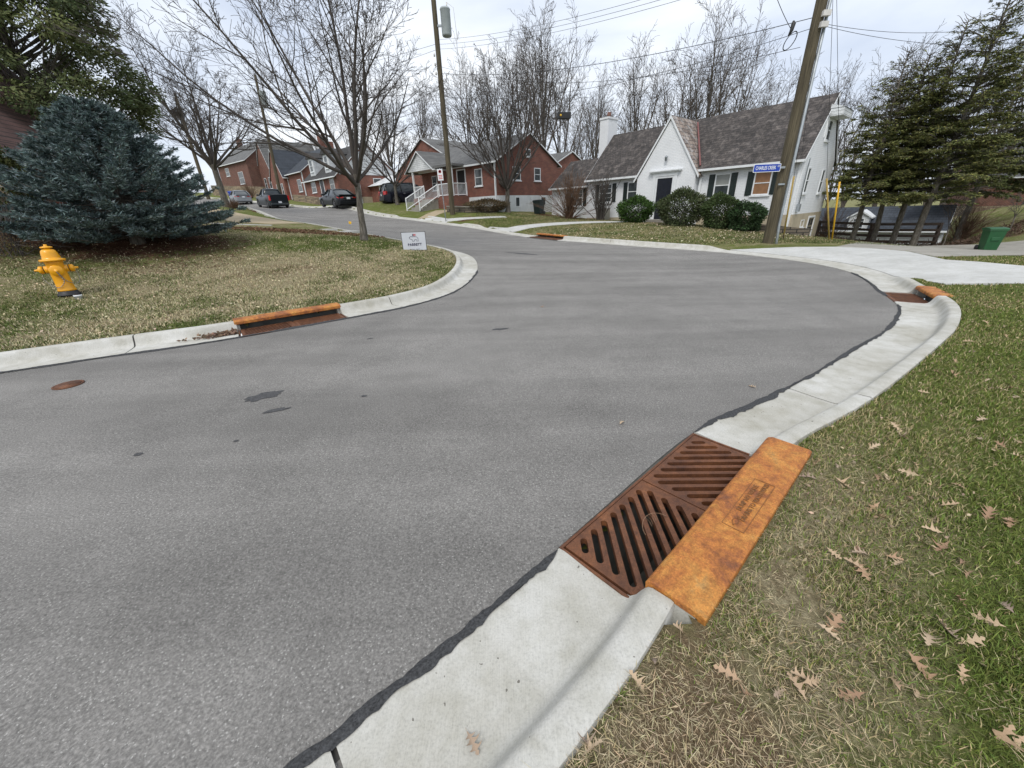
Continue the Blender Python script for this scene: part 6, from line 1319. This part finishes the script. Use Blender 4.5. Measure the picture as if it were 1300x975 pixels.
q = gz_(684, 273, 31.6); bin_(q, R_(-40), M['binblk'], 'black wheelie bin against the white basement wall', h=1.0, w_=.62)
p = np.array(at(262, 262, 60)); p = at(297, 250, 60); b_ = bin_((p[0], p[1], Gp(p[0], p[1])), 0, M['sblue'], 'blue bin far up the street behind the leafless tree trunk', h=1.4, w_=.8)

# ================================================================== cars
def car(kind, label, loc, rz, paint, pitch=0., roll=0.):
    if kind == 'sedan': Lc, Wc, wb, r_w = 4.85, 1.86, 2.82, .335; top = [(-2.42, .62), (-2.38, .90), (-2.25, 1.02), (-1.75, 1.06), (-1.3, 1.0), (.85, .97), (1.0, .96), (1.9, .83), (2.3, .72), (2.42, .55)]; gh = [(-1.75, 1.05), (-.85, 1.42), (-.3, 1.465), (.2, 1.44), (1.15, .99)]; zs = .97
    elif kind == 'pickup': Lc, Wc, wb, r_w = 5.5, 1.98, 3.45, .385; top = [(-2.75, .70), (-2.74, 1.28), (-2.70, 1.30), (-.55, 1.30), (-.5, 1.18), (1.1, 1.16), (1.25, 1.14), (2.4, 1.06), (2.68, .96), (2.75, .66)]; gh = [(-.72, 1.17), (-.55, 1.74), (-.2, 1.80), (.35, 1.77), (1.15, 1.15)]; zs = 1.16
    else: Lc, Wc, wb, r_w = 5.1, 1.98, 3.05, .35; top = [(-2.55, .60), (-2.53, 1.06), (-2.4, 1.08), (1.3, 1.03), (1.4, 1.02), (2.1, .92), (2.45, .78), (2.55, .58)]; gh = [(-2.45, 1.08), (-2.2, 1.68), (-1.7, 1.76), (.1, 1.73), (1.75, 1.0)]; zs = 1.05
    r = empty('parked_car', loc, 0, label, 'car'); r.rotation_euler = Matrix.Rotation(rz, 4, 'Z').to_3x3().to_4x4().to_euler(); r.rotation_mode = 'XYZ'
    r.rotation_euler = (Matrix.Rotation(rz, 3, 'Z')@Matrix.Rotation(-pitch, 3, 'Y')).to_euler(); cl = .21
    tx = [p[0] for p in top]; tz = [p[1] for p in top]; ax_ = (-wb/2, wb/2); xs = sorted(set(list(np.linspace(-Lc/2, Lc/2, 44))+[p for p in tx]+[a+d for a in ax_ for d in np.linspace(-r_w*1.15, r_w*1.15, 15)]))
    b = MB(); sec = []
    for x_ in xs:
        zt_ = float(np.interp(x_, tx, tz)); zb_ = cl+.02
        e = abs(x_)/(Lc/2); hw = Wc/2*(1-.16*max(0, (e-.72)/.28)**2.2)
        arch = 0
        for a in ax_:
            if abs(x_-a) < r_w*1.15: arch = max(arch, math.sqrt(max(0, (r_w*1.15)**2-(x_-a)**2))+r_w)
        if e > .9: zb_ += .12*(e-.9)/.1
        zlo = max(zb_, arch); zsh = min(zt_-.02, max(zt_-.12, .5)); zlo = min(zlo, zsh-.02)
        sec.append([(x_, -hw*.80, zb_), (x_, -hw*.80, zlo), (x_, -hw*.985, zlo), (x_, -hw, (zlo*.45+zsh*.55)), (x_, -hw*.975, zsh), (x_, -hw*.90, zt_-.015), (x_, -hw*.5, zt_+.012), (x_, 0, zt_+.018), (x_, hw*.5, zt_+.012), (x_, hw*.90, zt_-.015), (x_, hw*.975, zsh), (x_, hw, (zlo*.45+zsh*.55)), (x_, hw*.985, zlo), (x_, hw*.80, zlo), (x_, hw*.80, zb_)])
    k = len(sec[0]); V = [p for s in sec for p in s]; b.add(V, [(i*k+j, i*k+(j+1) % k, (i+1)*k+(j+1) % k, (i+1)*k+j) for i in range(len(sec)-1) for j in range(k)]+[tuple(range(k)), tuple(range(len(V)-1, len(V)-k-1, -1))], 0, True); body = b.build('body', paint, r); es = body.modifiers.new('e', 'EDGE_SPLIT'); es.split_angle = R_(38)
    # greenhouse
    gx_ = [p[0] for p in gh]; gzz = [p[1] for p in gh]; b = MB(); sec = []; rf = []
    for x_ in np.linspace(gx_[0], gx_[-1], 30):
        z_ = float(np.interp(x_, gx_, gzz)); t = (z_-zs)/(max(gzz)-zs); w0 = Wc/2*.90; w1 = Wc/2*(.90-.20*max(0, t)); base_ = min(zs-.03, z_-.01); sec.append([(x_, -w0, base_), (x_, -w1, max(z_-.03, base_+.005)), (x_, -w1*.55, z_+.01), (x_, 0, z_+.02), (x_, w1*.55, z_+.01), (x_, w1, max(z_-.03, base_+.005)), (x_, w0, base_)])
    k = 7; V = [p for s in sec for p in s]; b.add(V, [(i*k+j, i*k+j+1, (i+1)*k+j+1, (i+1)*k+j) for i in range(len(sec)-1) for j in range(k-1)]+[tuple(range(k)), tuple(range(len(V)-1, len(V)-k-1, -1))], 0, True); b.build('windows', M['carglass'], r)
    hi = max(gzz); x0 = gx_[1]-.02 if kind != 'minivan' else gx_[1]; x1 = gx_[-2]; b = MB(); V = []; n_ = 10
    for i in range(n_+1):
        x_ = x0+(x1-x0)*i/n_; z_ = float(np.interp(x_, gx_, gzz))
        for y_ in (-1, -.55, 0, .55, 1): V.append((x_, y_*Wc/2*(.705 if abs(y_) == 1 else .72), z_+(.0 if abs(y_) == 1 else .03 if abs(y_) < 1 and y_ else .038)))
    b.add(V, [(i*5+j, i*5+j+1, (i+1)*5+j+1, (i+1)*5+j) for i in range(n_) for j in range(4)], 0, True); ro = b.build('roof', paint, r); m_ = ro.modifiers.new('s', 'SOLIDIFY'); m_.thickness = .035; m_.offset = 0
    # pillars
    pil = [(gx_[0], gh[0][1], gx_[1], gh[1][1]), (gx_[-1], gh[-1][1], gx_[-2], gh[-2][1])]
    for s in (-1, 1):
        for (xa, za, xb, zb__) in pil: b = MB(); b.tube([(xa, s*Wc/2*.895, za), (xb, s*Wc/2*.71, zb__)], .042, 6); b.build('pillar', paint, r)
        for xm_ in ((-.15,) if kind == 'sedan' else (.25,) if kind == 'pickup' else (-.95, .3)):
            zt_ = float(np.interp(xm_, gx_, gzz)); b = MB(); b.tube([(xm_, s*Wc/2*.897, zs), (xm_-.05, s*Wc/2*.715, zt_-.02)], .035, 6); b.build('pillar', M['black'], r)
        # mirror, handles, lamps
        b = MB(); xm_ = gx_[-1]-.35; b.lathe([(.0, -.11), (.075, -.09), (.085, .0), (.07, .09), (0, .11)], 8, (xm_, s*(Wc/2+.10), zs+.07), axis='y'); b.build('mirror', paint, r)
        for xh in (-.75, .3): b = MB(); b.box(xh-.09, xh+.09, s*Wc/2*.985-.012, s*Wc/2*.985+.012, zs-.16, zs-.13); b.build('door_handle', M['chrome'] if kind != 'sedan' else paint, r)
        xr = -Lc/2; zl = (.86, .98, .95)[('sedan', 'pickup', 'minivan').index(kind)]; b = MB()
        if kind == 'sedan': V = [(xr+.015, s*.42, zl-.06), (xr+.0, s*.42, zl+.04), (xr+.07, s*.80, zl+.06), (xr+.30, s*.885, zl+.05), (xr+.30, s*.90, zl-.0), (xr+.08, s*.84, zl-.07)]
        elif kind == 'pickup': V = [(xr-.008, s*.84, zl-.24), (xr-.008, s*.84, zl+.22), (xr+.0, s*.96, zl+.22), (xr+.10, s*.985, zl+.22), (xr+.10, s*.99, zl-.24), (xr+.0, s*.96, zl-.24)]
        else: V = [(xr-.0, s*.72, zl-.16), (xr-.0, s*.76, zl+.16), (xr+.03, s*.88, zl+.18), (xr+.20, s*.955, zl+.14), (xr+.20, s*.97, zl-.10), (xr+.03, s*.90, zl-.16)]
        V2 = [(a+.12, c_*.94, d_) for a, c_, d_ in V]; b.add([(a-.02, c_*1.005, d_) for a, c_, d_ in V]+V2, [tuple(range(6)), tuple(range(11, 5, -1))]+[(i, (i+1) % 6, (i+1) % 6+6, i+6) for i in range(6)]); b.build('tail_light', M['tail'], r)
        b = MB(); xf_ = Lc/2; b.box(xf_-.25, xf_-.03, min(s*.55, s*.84), max(s*.55, s*.84), .62, .76); b.build('headlight', M['chrome'], r, bevel=.02)
    for a in ax_:
        for s in (-1, 1):
            y_ = s*(Wc/2-.115); b = MB(); b.lathe([(r_w*.62, -.105), (r_w*.9, -.105), (r_w, -.08), (r_w, .08), (r_w*.9, .105), (r_w*.62, .105)], 28, (a, y_, r_w), axis='y'); tw_ = b.build('wheel', M['tyre'], r)
            b = MB(); b.lathe([(r_w*.63, .06*s), (r_w*.60, .085*s), (r_w*.55, .07*s)], 24, (a, y_, r_w), axis='y')
            for q_ in range(5): an = q_*2*math.pi/5; b.tube([(a, y_+.075*s, r_w), (a+math.cos(an)*r_w*.6, y_+.09*s, r_w+math.sin(an)*r_w*.6)], .030, 4)
            b.lathe([(.0, .05*s), (.055, .05*s), (.05, .10*s), (0, .105*s)], 10, (a, y_, r_w), axis='y'); b.build('rim', M['rim'], tw_)
    b = MB(); xr = -Lc/2; zp = {'sedan': .80, 'pickup': .58, 'minivan': .82}[kind]; b.box(xr-.018, xr-.004, -.16, .16, zp-.08, zp+.08); b.build('licence_plate', M['plate'], r)
    b = MB(); b.box(xr-.05, xr+.12, -Wc/2*.86, Wc/2*.86, .32, .52 if kind != 'pickup' else .50); b.build('bumper', paint if kind != 'pickup' else M['carglass'], r, bevel=.03)
    b = MB(); b.box(xr+.2, Lc/2-.3, -Wc/2*.72, Wc/2*.72, .20, .34); b.build('underbody', M['dark'], r)
    if kind == 'pickup':
        b = MB(); b.box(-2.62, -.66, -.80, .80, 1.303, 1.318); b.build('bed_opening', M['dark'], r)
        b = MB(); b.box(xr-.012, xr-.002, -.76, .76, .78, 1.24); b.build('tailgate', paint, r, bevel=.004)
    if kind == 'sedan': b = MB(); b.prism([(xr+.02, 1.0), (xr+.02, 1.075), (xr+.18, 1.06), (xr+.18, 1.03)], 'y', -.72, .72); b.build('spoiler', paint, r)
    if kind == 'sedan': b = MB(); b.box(xr-.012, xr+.05, -.42, .42, .86, .885); b.build('trim_strip', M['chrome'], r)
    return r
def on_road(px, py, Y): q = at(px, py, Y); return (float(q[0]), float(q[1]), float(S(q[0], q[1]))+.0)
slope = .055
car('sedan', 'black sedan with red tail lights parked in the street behind the tree trunk', on_road(431, 265, 39), R_(132), M['car_black'], slope)
car('pickup', 'dark green pickup truck parked up the street between the two sedans', on_road(346, 257, 47), R_(133), M['car_green'], slope)
car('sedan', 'silver sedan parked farthest up the street', on_road(306, 255.0, 54), R_(130), M['car_silver'], slope)
q = at(521, 256, 39.5); car('minivan', 'navy minivan parked in the driveway beside the gabled brick house', (q[0], q[1], Gp(q[0], q[1])-.28), R_(30), M['car_navy'], 0)
